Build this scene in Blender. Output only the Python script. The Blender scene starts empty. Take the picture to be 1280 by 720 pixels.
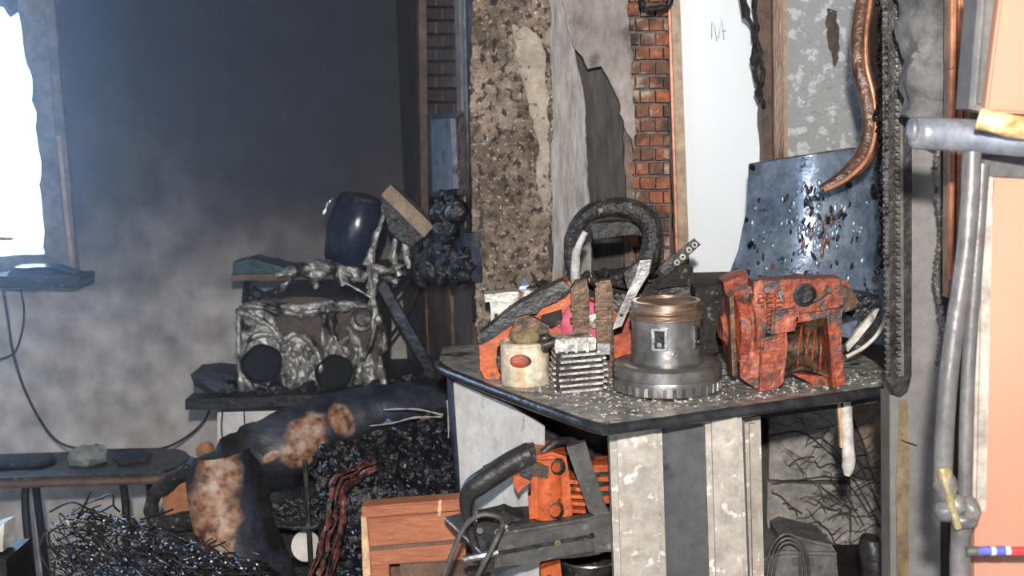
import bpy, bmesh, math, random
from mathutils import Vector, Matrix, noise, Euler
random.seed(7)
R = math.radians
col = bpy.context.scene.collection
scene = bpy.context.scene

# ------------------------------------------------------------------ camera
F = 1500.0
CAM = Vector((0, 0, 1.5))
CM = Matrix.Rotation(R(90 - 8), 3, 'X') @ Matrix.Rotation(R(-1.7), 3, 'Z')
cd = bpy.data.cameras.new('camera'); cam = bpy.data.objects.new('camera', cd); col.objects.link(cam)
cam.matrix_world = Matrix.Translation(CAM) @ CM.to_4x4()
cd.sensor_width = 36; cd.lens = F / 1280 * 36; cd.clip_start = 0.05
cd.dof.use_dof = True; cd.dof.focus_distance = 2.15; cd.dof.aperture_fstop = 6.3
scene.camera = cam
# ------------------------------------------------------------------ light
w = bpy.data.worlds.new('daylight'); scene.world = w; w.use_nodes = True
bg = w.node_tree.nodes['Background']
bg.inputs[0].default_value = (0.44, 0.69, 1.0, 1); bg.inputs[1].default_value = 13.0
fl = bpy.data.lights.new('camera_flash', 'AREA'); fl.shape = 'DISK'; fl.size = 0.07; fl.energy = 62
fl.color = (1.0, 0.93, 0.86)
flo = bpy.data.objects.new('camera_flash', fl); col.objects.link(flo)
flo.location = (0.0, -0.2, 1.80); flo.rotation_euler = (R(90 - 12), 0, R(-2))
amb = bpy.data.lights.new('added_fill', 'AREA'); amb.shape = 'RECTANGLE'; amb.size = 1.1; amb.size_y = 2.0; amb.energy = 13  # added soft fill behind the camera, no real source stands there
amb.color = (0.80, 0.90, 1.0)
ambo = bpy.data.objects.new('added_fill', amb); col.objects.link(ambo)
ambo.location = (-1.2, -1.3, 1.2); ambo.rotation_euler = (R(90), 0, R(-15))
vs = scene.view_settings
vs.view_transform = 'Standard'; vs.look = 'None'; vs.gamma = 1; vs.use_curve_mapping = False
vs.exposure = 0.55

# ------------------------------------------------------------------ helpers
def pt(px, py, Y):
    d = CM @ Vector(((px - 640) / F, -(py - 360) / F, -1))
    return CAM + d * (Y / d.y)
def onz(px, py, z):
    d = CM @ Vector(((px - 640) / F, -(py - 360) / F, -1))
    return CAM + d * ((z - CAM.z) / d.z)

MATS = {}
def mat(name, c1, c2=None, scale=8, rough=0.6, metal=0, bump=0.0, bscale=None, lo=0.35, hi=0.65,
        speck=None, spscale=40, splo=0.62, sphi=0.68, r2=None, stretch=(1, 1, 1), streak=None, stlo=.5, sthi=.6,
        stscale=6, ststretch=(1, 1, .1), spec=0.5, detail=6, grime=.45, gsc=34):
    m = bpy.data.materials.new(name); m.use_nodes = True; nt = m.node_tree; N = nt.nodes; L = nt.links
    b = N['Principled BSDF']; b.inputs['Roughness'].default_value = rough; b.inputs['Metallic'].default_value = metal
    b.inputs['Specular IOR Level'].default_value = spec
    geo = N.new('ShaderNodeNewGeometry')
    mp = N.new('ShaderNodeMapping'); mp.inputs['Scale'].default_value = stretch; L.new(geo.outputs['Position'], mp.inputs[0])
    n1 = N.new('ShaderNodeTexNoise'); n1.inputs['Scale'].default_value = scale; n1.inputs['Detail'].default_value = detail
    n1.inputs['Roughness'].default_value = 0.65; L.new(mp.outputs[0], n1.inputs[0])
    def ramp(src, a, z):
        r = N.new('ShaderNodeMapRange'); r.inputs[1].default_value = a; r.inputs[2].default_value = z; L.new(src, r.inputs[0]); return r.outputs[0]
    def mix(f, a, z):
        x = N.new('ShaderNodeMix'); x.data_type = 'RGBA'; L.new(f, x.inputs[0])
        for s, i in ((a, 6), (z, 7)):
            if isinstance(s, tuple): x.inputs[i].default_value = (*s, 1)
            else: L.new(s, x.inputs[i])
        return x.outputs[2]
    c = mix(ramp(n1.outputs[0], lo, hi), c1, c2 or c1)
    if streak:
        mp2 = N.new('ShaderNodeMapping'); mp2.inputs['Scale'].default_value = ststretch; L.new(geo.outputs['Position'], mp2.inputs[0])
        n3 = N.new('ShaderNodeTexNoise'); n3.inputs['Scale'].default_value = stscale; n3.inputs['Detail'].default_value = 5; L.new(mp2.outputs[0], n3.inputs[0])
        c = mix(ramp(n3.outputs[0], stlo, sthi), c, streak)
    if speck:
        n2 = N.new('ShaderNodeTexNoise'); n2.inputs['Scale'].default_value = spscale; n2.inputs['Detail'].default_value = 4; L.new(geo.outputs['Position'], n2.inputs[0])
        c = mix(ramp(n2.outputs[0], splo, sphi), c, speck)
    ng = N.new('ShaderNodeTexNoise'); ng.inputs['Scale'].default_value = gsc; ng.inputs['Detail'].default_value = 9; ng.inputs['Roughness'].default_value = .75; L.new(mp.outputs[0], ng.inputs[0])
    gm = N.new('ShaderNodeMapRange'); gm.inputs[1].default_value = .36; gm.inputs[2].default_value = .64; gm.inputs[3].default_value = 1 - grime; gm.inputs[4].default_value = 1 + grime * .45; L.new(ng.outputs[0], gm.inputs[0])
    gx = N.new('ShaderNodeMix'); gx.data_type = 'RGBA'; gx.blend_type = 'MULTIPLY'; gx.inputs[0].default_value = 1; L.new(c, gx.inputs[6]); L.new(gm.outputs[0], gx.inputs[7]); c = gx.outputs[2]
    L.new(c, b.inputs['Base Color'])
    if r2 is not None:
        rr = N.new('ShaderNodeMapRange'); rr.inputs[1].default_value = lo; rr.inputs[2].default_value = hi
        rr.inputs[3].default_value = rough; rr.inputs[4].default_value = r2; L.new(n1.outputs[0], rr.inputs[0]); L.new(rr.outputs[0], b.inputs['Roughness'])
    if bump:
        nb = N.new('ShaderNodeTexNoise'); nb.inputs['Scale'].default_value = bscale or scale * 4; nb.inputs['Detail'].default_value = 6
        L.new(mp.outputs[0], nb.inputs[0])
        bp = N.new('ShaderNodeBump'); bp.inputs['Strength'].default_value = bump; bp.inputs['Distance'].default_value = 0.01
        L.new(nb.outputs[0], bp.inputs['Height']); L.new(bp.outputs[0], b.inputs['Normal'])
    MATS[name] = m
    return m

W = {}
def thing(name, label, cat, loc, group=None):
    o = bpy.data.objects.new(name, None); col.objects.link(o); o.empty_display_size = .02
    o.location = loc; W[o] = Vector(loc); o['label'] = label; o['category'] = cat
    if group: o['group'] = group
    return o
def obj(name, bm, m, parent=None, smooth=False, kind=None, label=None, cat=None, group=None, autos=True):
    """links bm (world coordinates) as ONE mesh object"""
    bmesh.ops.recalc_face_normals(bm, faces=bm.faces)
    lo = Vector((min(v.co[i] for v in bm.verts) for i in range(3))); hi = Vector((max(v.co[i] for v in bm.verts) for i in range(3)))
    c = (lo + hi) / 2
    if not parent: c.z = lo.z
    for v in bm.verts: v.co -= c
    if smooth:
        for f in bm.faces: f.smooth = True
        if autos:
            for e in bm.edges:
                if len(e.link_faces) == 2 and e.calc_face_angle(0) > R(42): e.smooth = False
    me = bpy.data.meshes.new(name); bm.to_mesh(me); bm.free()
    o = bpy.data.objects.new(name, me); col.objects.link(o)
    me.materials.append(m if not isinstance(m, str) else MATS[m])
    if parent: o.parent = parent; o.location = c - W[parent]
    else: o.location = c
    W[o] = c
    if kind: o['kind'] = kind
    if label: o['label'] = label
    if cat: o['category'] = cat
    if group: o['group'] = group
    return o
def B(): return bmesh.new()
def box(bm, c, s, rot=(0, 0, 0)):
    M = Matrix.Translation(c) @ Euler(rot).to_matrix().to_4x4() @ Matrix.Diagonal((*s, 1))
    bmesh.ops.create_cube(bm, size=1, matrix=M); return bm
def basis(d):
    d = d.normalized(); u = d.orthogonal().normalized(); return u, d.cross(u), d
def cyl(bm, p0, p1, r0, r1=None, seg=20, caps=True):
    r1 = r0 if r1 is None else r1; p0 = Vector(p0); p1 = Vector(p1)
    u, v, d = basis(p1 - p0); A = []; Bq = []
    for i in range(seg):
        a = 2 * math.pi * i / seg; e = u * math.cos(a) + v * math.sin(a)
        A.append(bm.verts.new(p0 + e * r0)); Bq.append(bm.verts.new(p1 + e * r1))
    for i in range(seg): bm.faces.new((A[i], A[(i + 1) % seg], Bq[(i + 1) % seg], Bq[i]))
    if caps: bm.faces.new(A[::-1]); bm.faces.new(Bq)
    return bm
def lathe(bm, prof, base, axis=(0, 0, 1), seg=32, caps=True, wob=None):
    u, v, d = basis(Vector(axis)); base = Vector(base); rings = []
    for r, h in prof:
        ring = []
        for i in range(seg):
            a = 2 * math.pi * i / seg; rr = r * (wob(a, h) if wob else 1)
            ring.append(bm.verts.new(base + d * h + (u * math.cos(a) + v * math.sin(a)) * rr))
        rings.append(ring)
    for a, b in zip(rings, rings[1:]):
        for i in range(seg): bm.faces.new((a[i], a[(i + 1) % seg], b[(i + 1) % seg], b[i]))
    if caps: bm.faces.new(rings[0][::-1]); bm.faces.new(rings[-1])
    return bm
def spline(pts, n=6):
    P = [Vector(p) for p in pts]
    if len(P) < 3: return P
    P = [P[0] * 2 - P[1]] + P + [P[-1] * 2 - P[-2]]; out = []
    for i in range(1, len(P) - 2):
        a, b, c, d = P[i - 1:i + 3]
        for k in range(n):
            t = k / n
            out.append(.5 * ((2 * b) + (c - a) * t + (2 * a - 5 * b + 4 * c - d) * t * t + (3 * b - a - 3 * c + d) * t ** 3))
    out.append(P[-2]); return out
def tube(bm, pts, r, seg=8, n=6, flat=1.0, caps=True):
    S = spline(pts, n); m = len(S)
    rf = r if callable(r) else (lambda t: r)
    u = None; prev = None; rings = []
    for i, p in enumerate(S):
        d = (S[min(i + 1, m - 1)] - S[max(i - 1, 0)]).normalized()
        if u is None: u = Vector((0, 1, 0)) if abs(d.y) < .9 else Vector((1, 0, 0))
        u = (u - d * u.dot(d)).normalized(); v = d.cross(u)
        rr = rf(i / (m - 1))
        rings.append([bm.verts.new(p + (u * math.cos(a) * rr * flat + v * math.sin(a) * rr)) for a in (2 * math.pi * k / seg for k in range(seg))])
    for a, b in zip(rings, rings[1:]):
        for i in range(seg): bm.faces.new((a[i], a[(i + 1) % seg], b[(i + 1) % seg], b[i]))
    if caps: bm.faces.new(rings[0][::-1]); bm.faces.new(rings[-1])
    return bm
def tpx(bm, pp, r, **k):
    return tube(bm, [pt(*p) for p in pp], r, **k)
def raise_top(pts, Q, z):
    n = len(pts); top = [p[1] < -15 for p in pts]
    s0 = next((i for i in range(n) if top[i] and not top[i - 1]), 0); idx = [(s0 + k) % n for k in range(n)]
    run = [i for i in idx if top[i]]; rest = [i for i in idx if not top[i]]
    a, b = Q[run[0]], Q[run[-1]]
    return [a, Vector((a.x, a.y, z)), Vector((b.x, b.y, z)), b] + [Q[i] for i in rest]
def prism(bm, pts, Y, dep, bev=0.0, back=None):
    """outline at depth Y (or one Y per point) given real thickness dep along the room's Y axis"""
    A = []; Bq = []
    W3 = [pt(p[0], p[1], p[2] if len(p) > 2 else Y) for p in pts]
    if Y >= 1.95 and min(p[1] for p in pts) < -15:      # goes on above the picture, up to the head of its opening or the ceiling
        W3 = raise_top(pts, W3, 2.30 if Y > 3.4 else (2.49 if pts[0][0] >= 828 else 2.88))
    for q in W3:
        A.append(bm.verts.new(q)); Bq.append(bm.verts.new(q + (back or Vector((0, dep, 0)))))
    n = len(A); fs = [bm.faces.new(A), bm.faces.new(Bq[::-1])]
    for i in range(n): fs.append(bm.faces.new((A[i], Bq[i], Bq[(i + 1) % n], A[(i + 1) % n])))
    if bev:
        es = [e for e in fs[0].edges]
        bmesh.ops.bevel(bm, geom=es, offset=bev, segments=2, affect='EDGES', clamp_overlap=True)
    return bm
def wob(pts, step=9, amp=3, seed=0, skip=()):
    """breaks the sides of an outline into small uneven steps; sides listed in skip stay straight"""
    rnd = random.Random(seed); out = []; n = len(pts)
    for i in range(n):
        a = pts[i]; b = pts[(i + 1) % n]; out.append(a)
        if i in skip: continue
        L = math.hypot(b[0] - a[0], b[1] - a[1]); k = int(L / step)
        for j in range(1, k):
            t = j / k
            q = [a[m] + (b[m] - a[m]) * t for m in range(len(a))]
            q[0] += rnd.uniform(-amp, amp); q[1] += rnd.uniform(-amp, amp) * .5; out.append(tuple(q))
    return out
def sub(bm, cuts=3, iters=1):
    for _ in range(iters): bmesh.ops.subdivide_edges(bm, edges=bm.edges[:], cuts=cuts, use_grid_fill=True)
    return bm
def rough(bm, amp, freq, seed=0):
    off = Vector((seed * 7.3, seed * 3.1, seed * 1.7)); bm.normal_update()
    for v in bm.verts:
        n = noise.noise_vector(v.co * freq + off) + noise.noise_vector(v.co * freq * 2.7 + off) * .45
        v.co += n * amp
    return bm
def ico(bm, c, s, sd=2, rot=(0, 0, 0)):
    M = Matrix.Translation(c) @ Euler(rot).to_matrix().to_4x4() @ Matrix.Diagonal((*s, 1))
    bmesh.ops.create_icosphere(bm, subdivisions=sd, radius=1, matrix=M); return bm
def grid(bm, fn, nu, nv, th=0.0):
    V = [[bm.verts.new(fn(i / nu, j / nv)) for j in range(nv + 1)] for i in range(nu + 1)]
    fs = [bm.faces.new((V[i][j], V[i + 1][j], V[i + 1][j + 1], V[i][j + 1])) for i in range(nu) for j in range(nv)]
    if th:
        bmesh.ops.recalc_face_normals(bm, faces=fs); bmesh.ops.solidify(bm, geom=fs, thickness=th)
    return bm
def lerp(a, b, t): return a + (b - a) * t
def curve1(keys, t):
    for (a, x), (b, y) in zip(keys, keys[1:]):
        if t <= b: return x + (y - x) * max(0, (t - a)) / (b - a)
    return keys[-1][1]

# ------------------------------------------------------------------ materials
mat('soot_black', (.006, .006, .008), (.02, .019, .02), 20, .55, 0, .5, 60)
mat('char_gloss', (.006, .007, .010), (.022, .022, .028), 30, .26, 0, .9, 70, speck=(.25, .25, .26), spscale=90, splo=.66, sphi=.72)
mat('char_matt', (.008, .008, .008), (.03, .028, .027), 25, .75, 0, .7, 80, speck=(.17, .16, .15), spscale=70, splo=.62, sphi=.72)
mat('burnt_metal', (.035, .035, .04), (.13, .12, .11), 22, .42, .7, .25, 60, speck=(.35, .33, .30), spscale=80, splo=.62, sphi=.72)
mat('blue_black', (.010, .014, .024), (.035, .045, .075), 12, .30, .1, .3, 40)
mat('silver_melt', (.22, .22, .21), (.50, .49, .46), 22, .36, .5, .6, 70, streak=(.05, .045, .04), stlo=.50, sthi=.60, stscale=20, ststretch=(1, 1, .5))
mat('hole_shade', (.002, .002, .002), (.005, .005, .005), 10, .9, 0, 0)  # shade inside the machine's holes, put into the colour
mat('aluminium', (.50, .48, .44), (.78, .75, .71), 30, .42, .3, .25, 90, streak=(.14, .07, .035), stlo=.54, sthi=.66, stscale=30, ststretch=(1, 1, .6), grime=.6, gsc=60)
mat('steel_dark', (.22, .215, .205), (.36, .35, .335), 14, .33, .7, .10, 60, grime=.35)
mat('steel_bright', (.35, .34, .32), (.6, .58, .55), 25, .30, .9, .12, 90)
mat('orange_scorched', (.50, .095, .035), (.30, .06, .03), 12, .5, 0, .3, 60, speck=(.05, .03, .025), spscale=22, splo=.56, sphi=.68)
mat('orange_bright', (.66, .15, .04), (.46, .085, .025), 14, .42, 0, .25, 60, speck=(.08, .035, .02), spscale=34, splo=.58, sphi=.68)
mat('orange_cast', (.50, .095, .04), (.22, .06, .04), 24, .46, 0, .6, 70, speck=(.07, .05, .045), spscale=34, splo=.52, sphi=.62, streak=(.62, .20, .13), stlo=.58, sthi=.68, stscale=26, grime=.6)
mat('cast_brown', (.13, .085, .055), (.24, .14, .08), 22, .5, .3, .4, 70, streak=(.04, .03, .027), stlo=.46, sthi=.62, stscale=40)
mat('magenta', (.75, .10, .22), (.62, .14, .2), 20, .5)
mat('black_plastic', (.018, .018, .020), (.045, .043, .042), 20, .42, 0, .3, 70, speck=(.12, .115, .105), spscale=60, splo=.66, sphi=.78)
mat('bar_black', (.030, .029, .029), (.065, .062, .060), 26, .38, .4, .3, 80, streak=(.12, .115, .11), stlo=.56, sthi=.7, stscale=18, ststretch=(1, 1, .15))
mat('bubbled_black', (.012, .012, .013), (.04, .04, .04), 24, .42, 0, .9, 80, speck=(.24, .23, .21), spscale=55, splo=.64, sphi=.72)
mat('grey_plastic', (.055, .055, .052), (.11, .105, .10), 14, .5, 0, .25, 50, speck=(.22, .21, .20), spscale=40, splo=.64, sphi=.76)
mat('white_plastic', (.78, .76, .71), (.62, .58, .52), 14, .45, 0, .15, 60, speck=(.12, .10, .09), spscale=30, splo=.64, sphi=.74)
mat('cream_can', (.80, .74, .60), (.66, .52, .34), 9, .5, 0, .15, 60, streak=(.62, .30, .10), stlo=.60, sthi=.72, stscale=18)
mat('white_panel', (.80, .79, .77), (.66, .65, .63), 8, .55, 0, .08, 80, speck=(.2, .19, .18), spscale=24, splo=.66, sphi=.76, grime=.2)
mat('cream_metal', (.50, .455, .40), (.38, .345, .305), 6, .42, 0, .25, 24, speck=(.74, .69, .62), spscale=42, splo=.60, sphi=.64, grime=.3)
mat('grey_metal', (.085, .09, .095), (.13, .13, .13), 7, .42, .2, .15, 30, speck=(.04, .04, .04), spscale=18, splo=.60, sphi=.68, grime=.2)
mat('post_grey', (.26, .25, .24), (.19, .185, .18), 5, .45, .1, .15, 30, grime=.2)
mat('rust_streak', (.17, .12, .06), (.26, .20, .13), 18, .5, 0, .1)
mat('pink_panel', (.54, .29, .20), (.46, .23, .155), 3, .5, 0, .08, 20, grime=.10, gsc=6)
mat('cream_edge', (.52, .48, .42), (.44, .38, .33), 8, .5)
mat('copper_rib', (.62, .29, .17), (.46, .20, .11), 10, .38, .25, .15)
mat('gold_trim', (.55, .33, .11), (.80, .62, .36), 34, .5, 0, .5, 50)
mat('pipe_grey', (.115, .115, .12), (.19, .18, .175), 7, .38, .2, .2, 40, grime=.3)
mat('pipe_melt', (.14, .14, .15), (.26, .23, .17), 14, .35, .1, .4, 50, lo=.45, hi=.6)
mat('blue_grey', (.17, .20, .26), (.23, .24, .27), 8, .35, .3, .1)
mat('hose_copper', (.07, .032, .022), (.20, .10, .065), 12, .34, .15, .4, 70)
mat('concrete_ash', (.26, .25, .235), (.38, .365, .34), 7, .9, 0, .5, 40, streak=(.10, .095, .09), stlo=.56, sthi=.68, stscale=8, ststretch=(1, 1, 1))
mat('brown_block', (.15, .11, .085), (.22, .17, .13), 10, .9, 0, .3)
mat('cobweb', (.035, .032, .03), (.08, .075, .07), 20, .9)
mat('table_dusty', (.24, .235, .22), (.44, .42, .385), 12, .42, .05, .6, 60, lo=.38, hi=.62, streak=(.07, .068, .065), stlo=.56, sthi=.66, stscale=13, ststretch=(1, 1, 1), speck=(.75, .73, .68), spscale=45, splo=.62, sphi=.68, grime=.6)
mat('table_edge', (.03, .032, .036), (.075, .08, .09), 20, .28, .4, .2, 60)
mat('wood_orange', (.46, .17, .085), (.35, .115, .055), 5, .5, 0, .2, 40, stretch=(1, 1, 4), speck=(.09, .04, .03), spscale=11, splo=.66, sphi=.76, grime=.25)
mat('wood_pale_edge', (.72, .50, .30), (.62, .40, .22), 12, .6)
mat('wood_brown', (.10, .06, .04), (.20, .12, .08), 9, .6, 0, .2, 40)
mat('wood_sooty', (.05, .035, .028), (.13, .08, .05), 12, .6, 0, .3, 60)
mat('wood_block_tan', (.27, .19, .13), (.34, .25, .175), 14, .6, 0, .2)
mat('frame_brown', (.17, .10, .065), (.30, .19, .125), 9, .42, 0, .2, 50, stretch=(6, 1, 1), streak=(.025, .02, .02), stlo=.56, sthi=.66, stscale=5, ststretch=(5, 1, .6))
mat('frame_beige', (.33, .23, .15), (.44, .31, .21), 9, .45, 0, .1)
mat('frame_far', (.11, .095, .085), (.22, .18, .15), 12, .5, 0, .2)
mat('cloth_blueblack', (.016, .022, .034), (.04, .05, .075), 6, .32, 0, .35, 30, lo=.4, hi=.6, streak=(.012, .010, .010), stlo=.5, sthi=.6, stscale=7, ststretch=(1, 1, 1))
mat('cloth_brown', (.20, .095, .05), (.36, .20, .12), 9, .55, 0, .3, 40, lo=.4, hi=.62, streak=(.035, .02, .015), stlo=.50, sthi=.60, stscale=8, ststretch=(1, 1, 1), speck=(.45, .40, .36), spscale=24, splo=.58, sphi=.66, grime=.6)
mat('foam_orange', (.48, .20, .09), (.36, .15, .07), 10, .7, 0, .2)
mat('wire_blue', (.05, .05, .058), (.13, .125, .13), 30, .25, .7)
mat('red_melt', (.09, .022, .02), (.20, .075, .065), 26, .3, 0, .6, 60, speck=(.02, .02, .022), spscale=40, splo=.5, sphi=.58)
mat('teal', (.012, .045, .05), (.02, .065, .07), 14, .4, 0, .3)
mat('bucket_blue', (.010, .015, .03), (.02, .028, .05), 6, .22, 0, .1, speck=(.10, .11, .13), spscale=24, splo=.66, sphi=.74)
mat('ash_white', (.45, .44, .42), (.65, .63, .6), 20, .8, 0, .4)
mat('panel_bluegrey', (.085, .10, .13), (.15, .17, .20), 10, .45, .2, .3, speck=(.02, .02, .025), spscale=24, splo=.56, sphi=.66)
mat('rag_ash', (.20, .21, .20), (.34, .36, .33), 16, .8, 0, .6, 60)
mat('board_old', (.16, .135, .11), (.26, .22, .18), 12, .6, 0, .2)
mat('glass_shard', (.14, .20, .34), (.26, .34, .50), 30, .10, .3)
mat('white_cable', (.5, .48, .46), (.4, .38, .36), 20, .5)
mat('pen_blue', (.12, .14, .55)); mat('pen_red', (.75, .05, .06)); mat('pen_white', (.8, .78, .8))
mat('yellow_paint', (.36, .31, .17), (.24, .17, .08), 24, .5, 0, .4)
mat('foam_grey', (.085, .085, .088), (.15, .15, .15), 12, .75, 0, .6, 35)
mat('mortar', (.24, .19, .165), (.13, .10, .09), 14, .9, 0, .5)
mat('brick_red', (.36, .125, .06), (.24, .10, .06), 12, .85, 0, .6, 50, streak=(.06, .045, .04), stlo=.50, sthi=.62, stscale=14, ststretch=(1, 1, 1), speck=(.46, .36, .30), spscale=24, splo=.54, sphi=.64, grime=.6)
mat('brick_brown', (.20, .10, .065), (.12, .07, .05), 14, .85, 0, .6, 50, speck=(.34, .28, .24), spscale=24, splo=.54, sphi=.64, grime=.6)
mat('brick_sooty', (.06, .035, .025), (.10, .06, .045), 16, .85, 0, .5, 50)
mat('plaster_pale', (.40, .355, .33), (.24, .22, .21), 9, .9, 0, .45, 40, stretch=(1, 1, .5), speck=(.15, .135, .125), spscale=16, splo=.56, sphi=.68, grime=.35)
mat('plaster_grey', (.26, .25, .245), (.38, .36, .355), 5, .9, 0, .25, 30, stretch=(2.5, 1, .35))
mat('plaster_dark', (.055, .053, .052), (.085, .08, .075), 6, .9, 0, .25, 30, stretch=(2.5, 1, .4))
mat('plaster_speckled', (.30, .235, .185), (.13, .095, .072), 6, .9, 0, .8, 60, lo=.42, hi=.60,
    streak=(.045, .035, .03), stlo=.52, sthi=.60, stscale=70, ststretch=(1, 1, .8), speck=(.44, .38, .32), spscale=120, splo=.58, sphi=.66, grime=.7, gsc=26)
mat('plaster_edge', (.42, .36, .295), (.30, .25, .205), 10, .9, 0, .5, 60, speck=(.12, .095, .075), spscale=70, splo=.60, sphi=.66, grime=.35)
mat('sidewall_sooty', (.018, .017, .018), (.06, .052, .048), 7, .7, 0, .6, 40, stretch=(2, 2, .3), speck=(.20, .17, .15), spscale=18, splo=.64, sphi=.74)
mat('debris_brown', (.085, .055, .04), (.05, .035, .03), 12, .6, 0, .4)

# blue tempered steel sheet with blisters and rust runs
m = mat('blue_sheet', (.11, .16, .25), (.32, .40, .52), 7, .30, .45, .35, 24, streak=(.25, .09, .035), stlo=.62, sthi=.70, stscale=22, ststretch=(1, 1, .35), speck=(.015, .017, .022), spscale=30, splo=.60, sphi=.66)
# sooty room wall: soot stain above a ragged line, paler plaster below, its colour also lightened to suggest smoke
def wall_soot(name='wall_soot'):
    m = bpy.data.materials.new(name); m.use_nodes = True; N = m.node_tree.nodes; L = m.node_tree.links; b = N['Principled BSDF']
    g = N.new('ShaderNodeNewGeometry'); sx = N.new('ShaderNodeSeparateXYZ'); L.new(g.outputs['Position'], sx.inputs[0])
    n = N.new('ShaderNodeTexNoise'); n.inputs['Scale'].default_value = 1.6; n.inputs['Detail'].default_value = 8; n.inputs['Roughness'].default_value = .62; L.new(g.outputs['Position'], n.inputs[0])
    def math_(op, a, c):
        x = N.new('ShaderNodeMath'); x.operation = op
        for i, s in enumerate((a, c)):
            if isinstance(s, (int, float)): x.inputs[i].default_value = s
            else: L.new(s, x.inputs[i])
        return x.outputs[0]
    h = math_('ADD', sx.outputs['Z'], math_('MULTIPLY', math_('SUBTRACT', n.outputs[0], .5), .95))
    h = math_('ADD', h, math_('MULTIPLY', sx.outputs['X'], .10))
    r = N.new('ShaderNodeValToRGB'); e = r.color_ramp.elements
    e[0].position = .0; e[0].color = (.58, .55, .52, 1); e[1].position = 1; e[1].color = (.010, .012, .018, 1)
    for p, c in ((.28, (.42, .395, .37)), (.44, (.19, .175, .165)), (.58, (.060, .056, .058)), (.74, (.020, .019, .024))):
        k = e.new(p); k.color = (*c, 1)
    mr = N.new('ShaderNodeMapRange'); mr.inputs[1].default_value = .35; mr.inputs[2].default_value = 1.75; L.new(h, mr.inputs[0]); L.new(mr.outputs[0], r.inputs[0])
    n2 = N.new('ShaderNodeTexNoise'); n2.inputs['Scale'].default_value = 12; n2.inputs['Detail'].default_value = 8; L.new(g.outputs['Position'], n2.inputs[0])
    mr2 = N.new('ShaderNodeMapRange'); mr2.inputs[1].default_value = .3; mr2.inputs[2].default_value = .7; mr2.inputs[3].default_value = .62; mr2.inputs[4].default_value = 1.35; L.new(n2.outputs[0], mr2.inputs[0])
    mx = N.new('ShaderNodeMix'); mx.data_type = 'RGBA'; mx.blend_type = 'MULTIPLY'; mx.inputs[0].default_value = 1; L.new(r.outputs[0], mx.inputs[6]); L.new(mr2.outputs[0], mx.inputs[7])
    n3 = N.new('ShaderNodeTexNoise'); n3.inputs['Scale'].default_value = 55; n3.inputs['Detail'].default_value = 3; L.new(g.outputs['Position'], n3.inputs[0])
    mr3 = N.new('ShaderNodeMapRange'); mr3.inputs[1].default_value = .66; mr3.inputs[2].default_value = .74; mr3.inputs[4].default_value = .35; L.new(n3.outputs[0], mr3.inputs[0])
    m2 = N.new('ShaderNodeMix'); m2.data_type = 'RGBA'; L.new(mr3.outputs[0], m2.inputs[0]); L.new(mx.outputs[2], m2.inputs[6]); m2.inputs[7].default_value = (.2, .19, .18, 1)
    L.new(m2.outputs[2], b.inputs['Base Color']); b.inputs['Roughness'].default_value = .75
    bp = N.new('ShaderNodeBump'); bp.inputs['Strength'].default_value = .35; bp.inputs['Distance'].default_value = .01; L.new(n2.outputs[0], bp.inputs['Height']); L.new(bp.outputs[0], b.inputs['Normal'])
    MATS[name] = m
wall_soot()
def burnt_cloth(name, patches):
    m = mat(name, (.014, .018, .028), (.035, .043, .062), 6, .52, 0, .45, 30, lo=.4, hi=.6, streak=(.010, .009, .009), stlo=.5, sthi=.6, stscale=9, ststretch=(1, 1, 1), grime=.5)
    N = m.node_tree.nodes; L = m.node_tree.links; b = N['Principled BSDF']; src = b.inputs['Base Color'].links[0].from_socket
    g = N.new('ShaderNodeNewGeometry'); n = N.new('ShaderNodeTexNoise'); n.inputs['Scale'].default_value = 14; n.inputs['Detail'].default_value = 7; L.new(g.outputs['Position'], n.inputs[0])
    n2 = N.new('ShaderNodeTexNoise'); n2.inputs['Scale'].default_value = 45; n2.inputs['Detail'].default_value = 6; L.new(g.outputs['Position'], n2.inputs[0])
    cr = N.new('ShaderNodeValToRGB'); e = cr.color_ramp.elements; e[0].position = .36; e[0].color = (.09, .045, .03, 1); e[1].position = .66; e[1].color = (.36, .30, .25, 1); k = e.new(.5); k.color = (.30, .15, .085, 1); L.new(n2.outputs[0], cr.inputs[0])
    for (p, sx, sz, lean) in patches:
        v = N.new('ShaderNodeVectorMath'); v.operation = 'SUBTRACT'; L.new(g.outputs['Position'], v.inputs[0]); v.inputs[1].default_value = p
        mp = N.new('ShaderNodeVectorRotate'); mp.rotation_type = 'Y_AXIS'; mp.inputs['Angle'].default_value = lean; L.new(v.outputs[0], mp.inputs['Vector'])
        sc = N.new('ShaderNodeVectorMath'); sc.operation = 'MULTIPLY'; sc.inputs[1].default_value = (1 / sx, 0, 1 / sz); L.new(mp.outputs[0], sc.inputs[0])
        ln = N.new('ShaderNodeVectorMath'); ln.operation = 'LENGTH'; L.new(sc.outputs[0], ln.inputs[0])
        ad = N.new('ShaderNodeMath'); ad.operation = 'MULTIPLY_ADD'; L.new(n.outputs[0], ad.inputs[0]); ad.inputs[1].default_value = 1.6; L.new(ln.outputs['Value'], ad.inputs[2])
        mr = N.new('ShaderNodeMapRange'); mr.inputs[1].default_value = 1.62; mr.inputs[2].default_value = 2.0; mr.inputs[3].default_value = 1; mr.inputs[4].default_value = 0; L.new(ad.outputs[0], mr.inputs[0])
        mx = N.new('ShaderNodeMix'); mx.data_type = 'RGBA'; L.new(mr.outputs[0], mx.inputs[0]); L.new(src, mx.inputs[6]); L.new(cr.outputs[0], mx.inputs[7]); src = mx.outputs[2]
    L.new(src, b.inputs['Base Color'])
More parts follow.
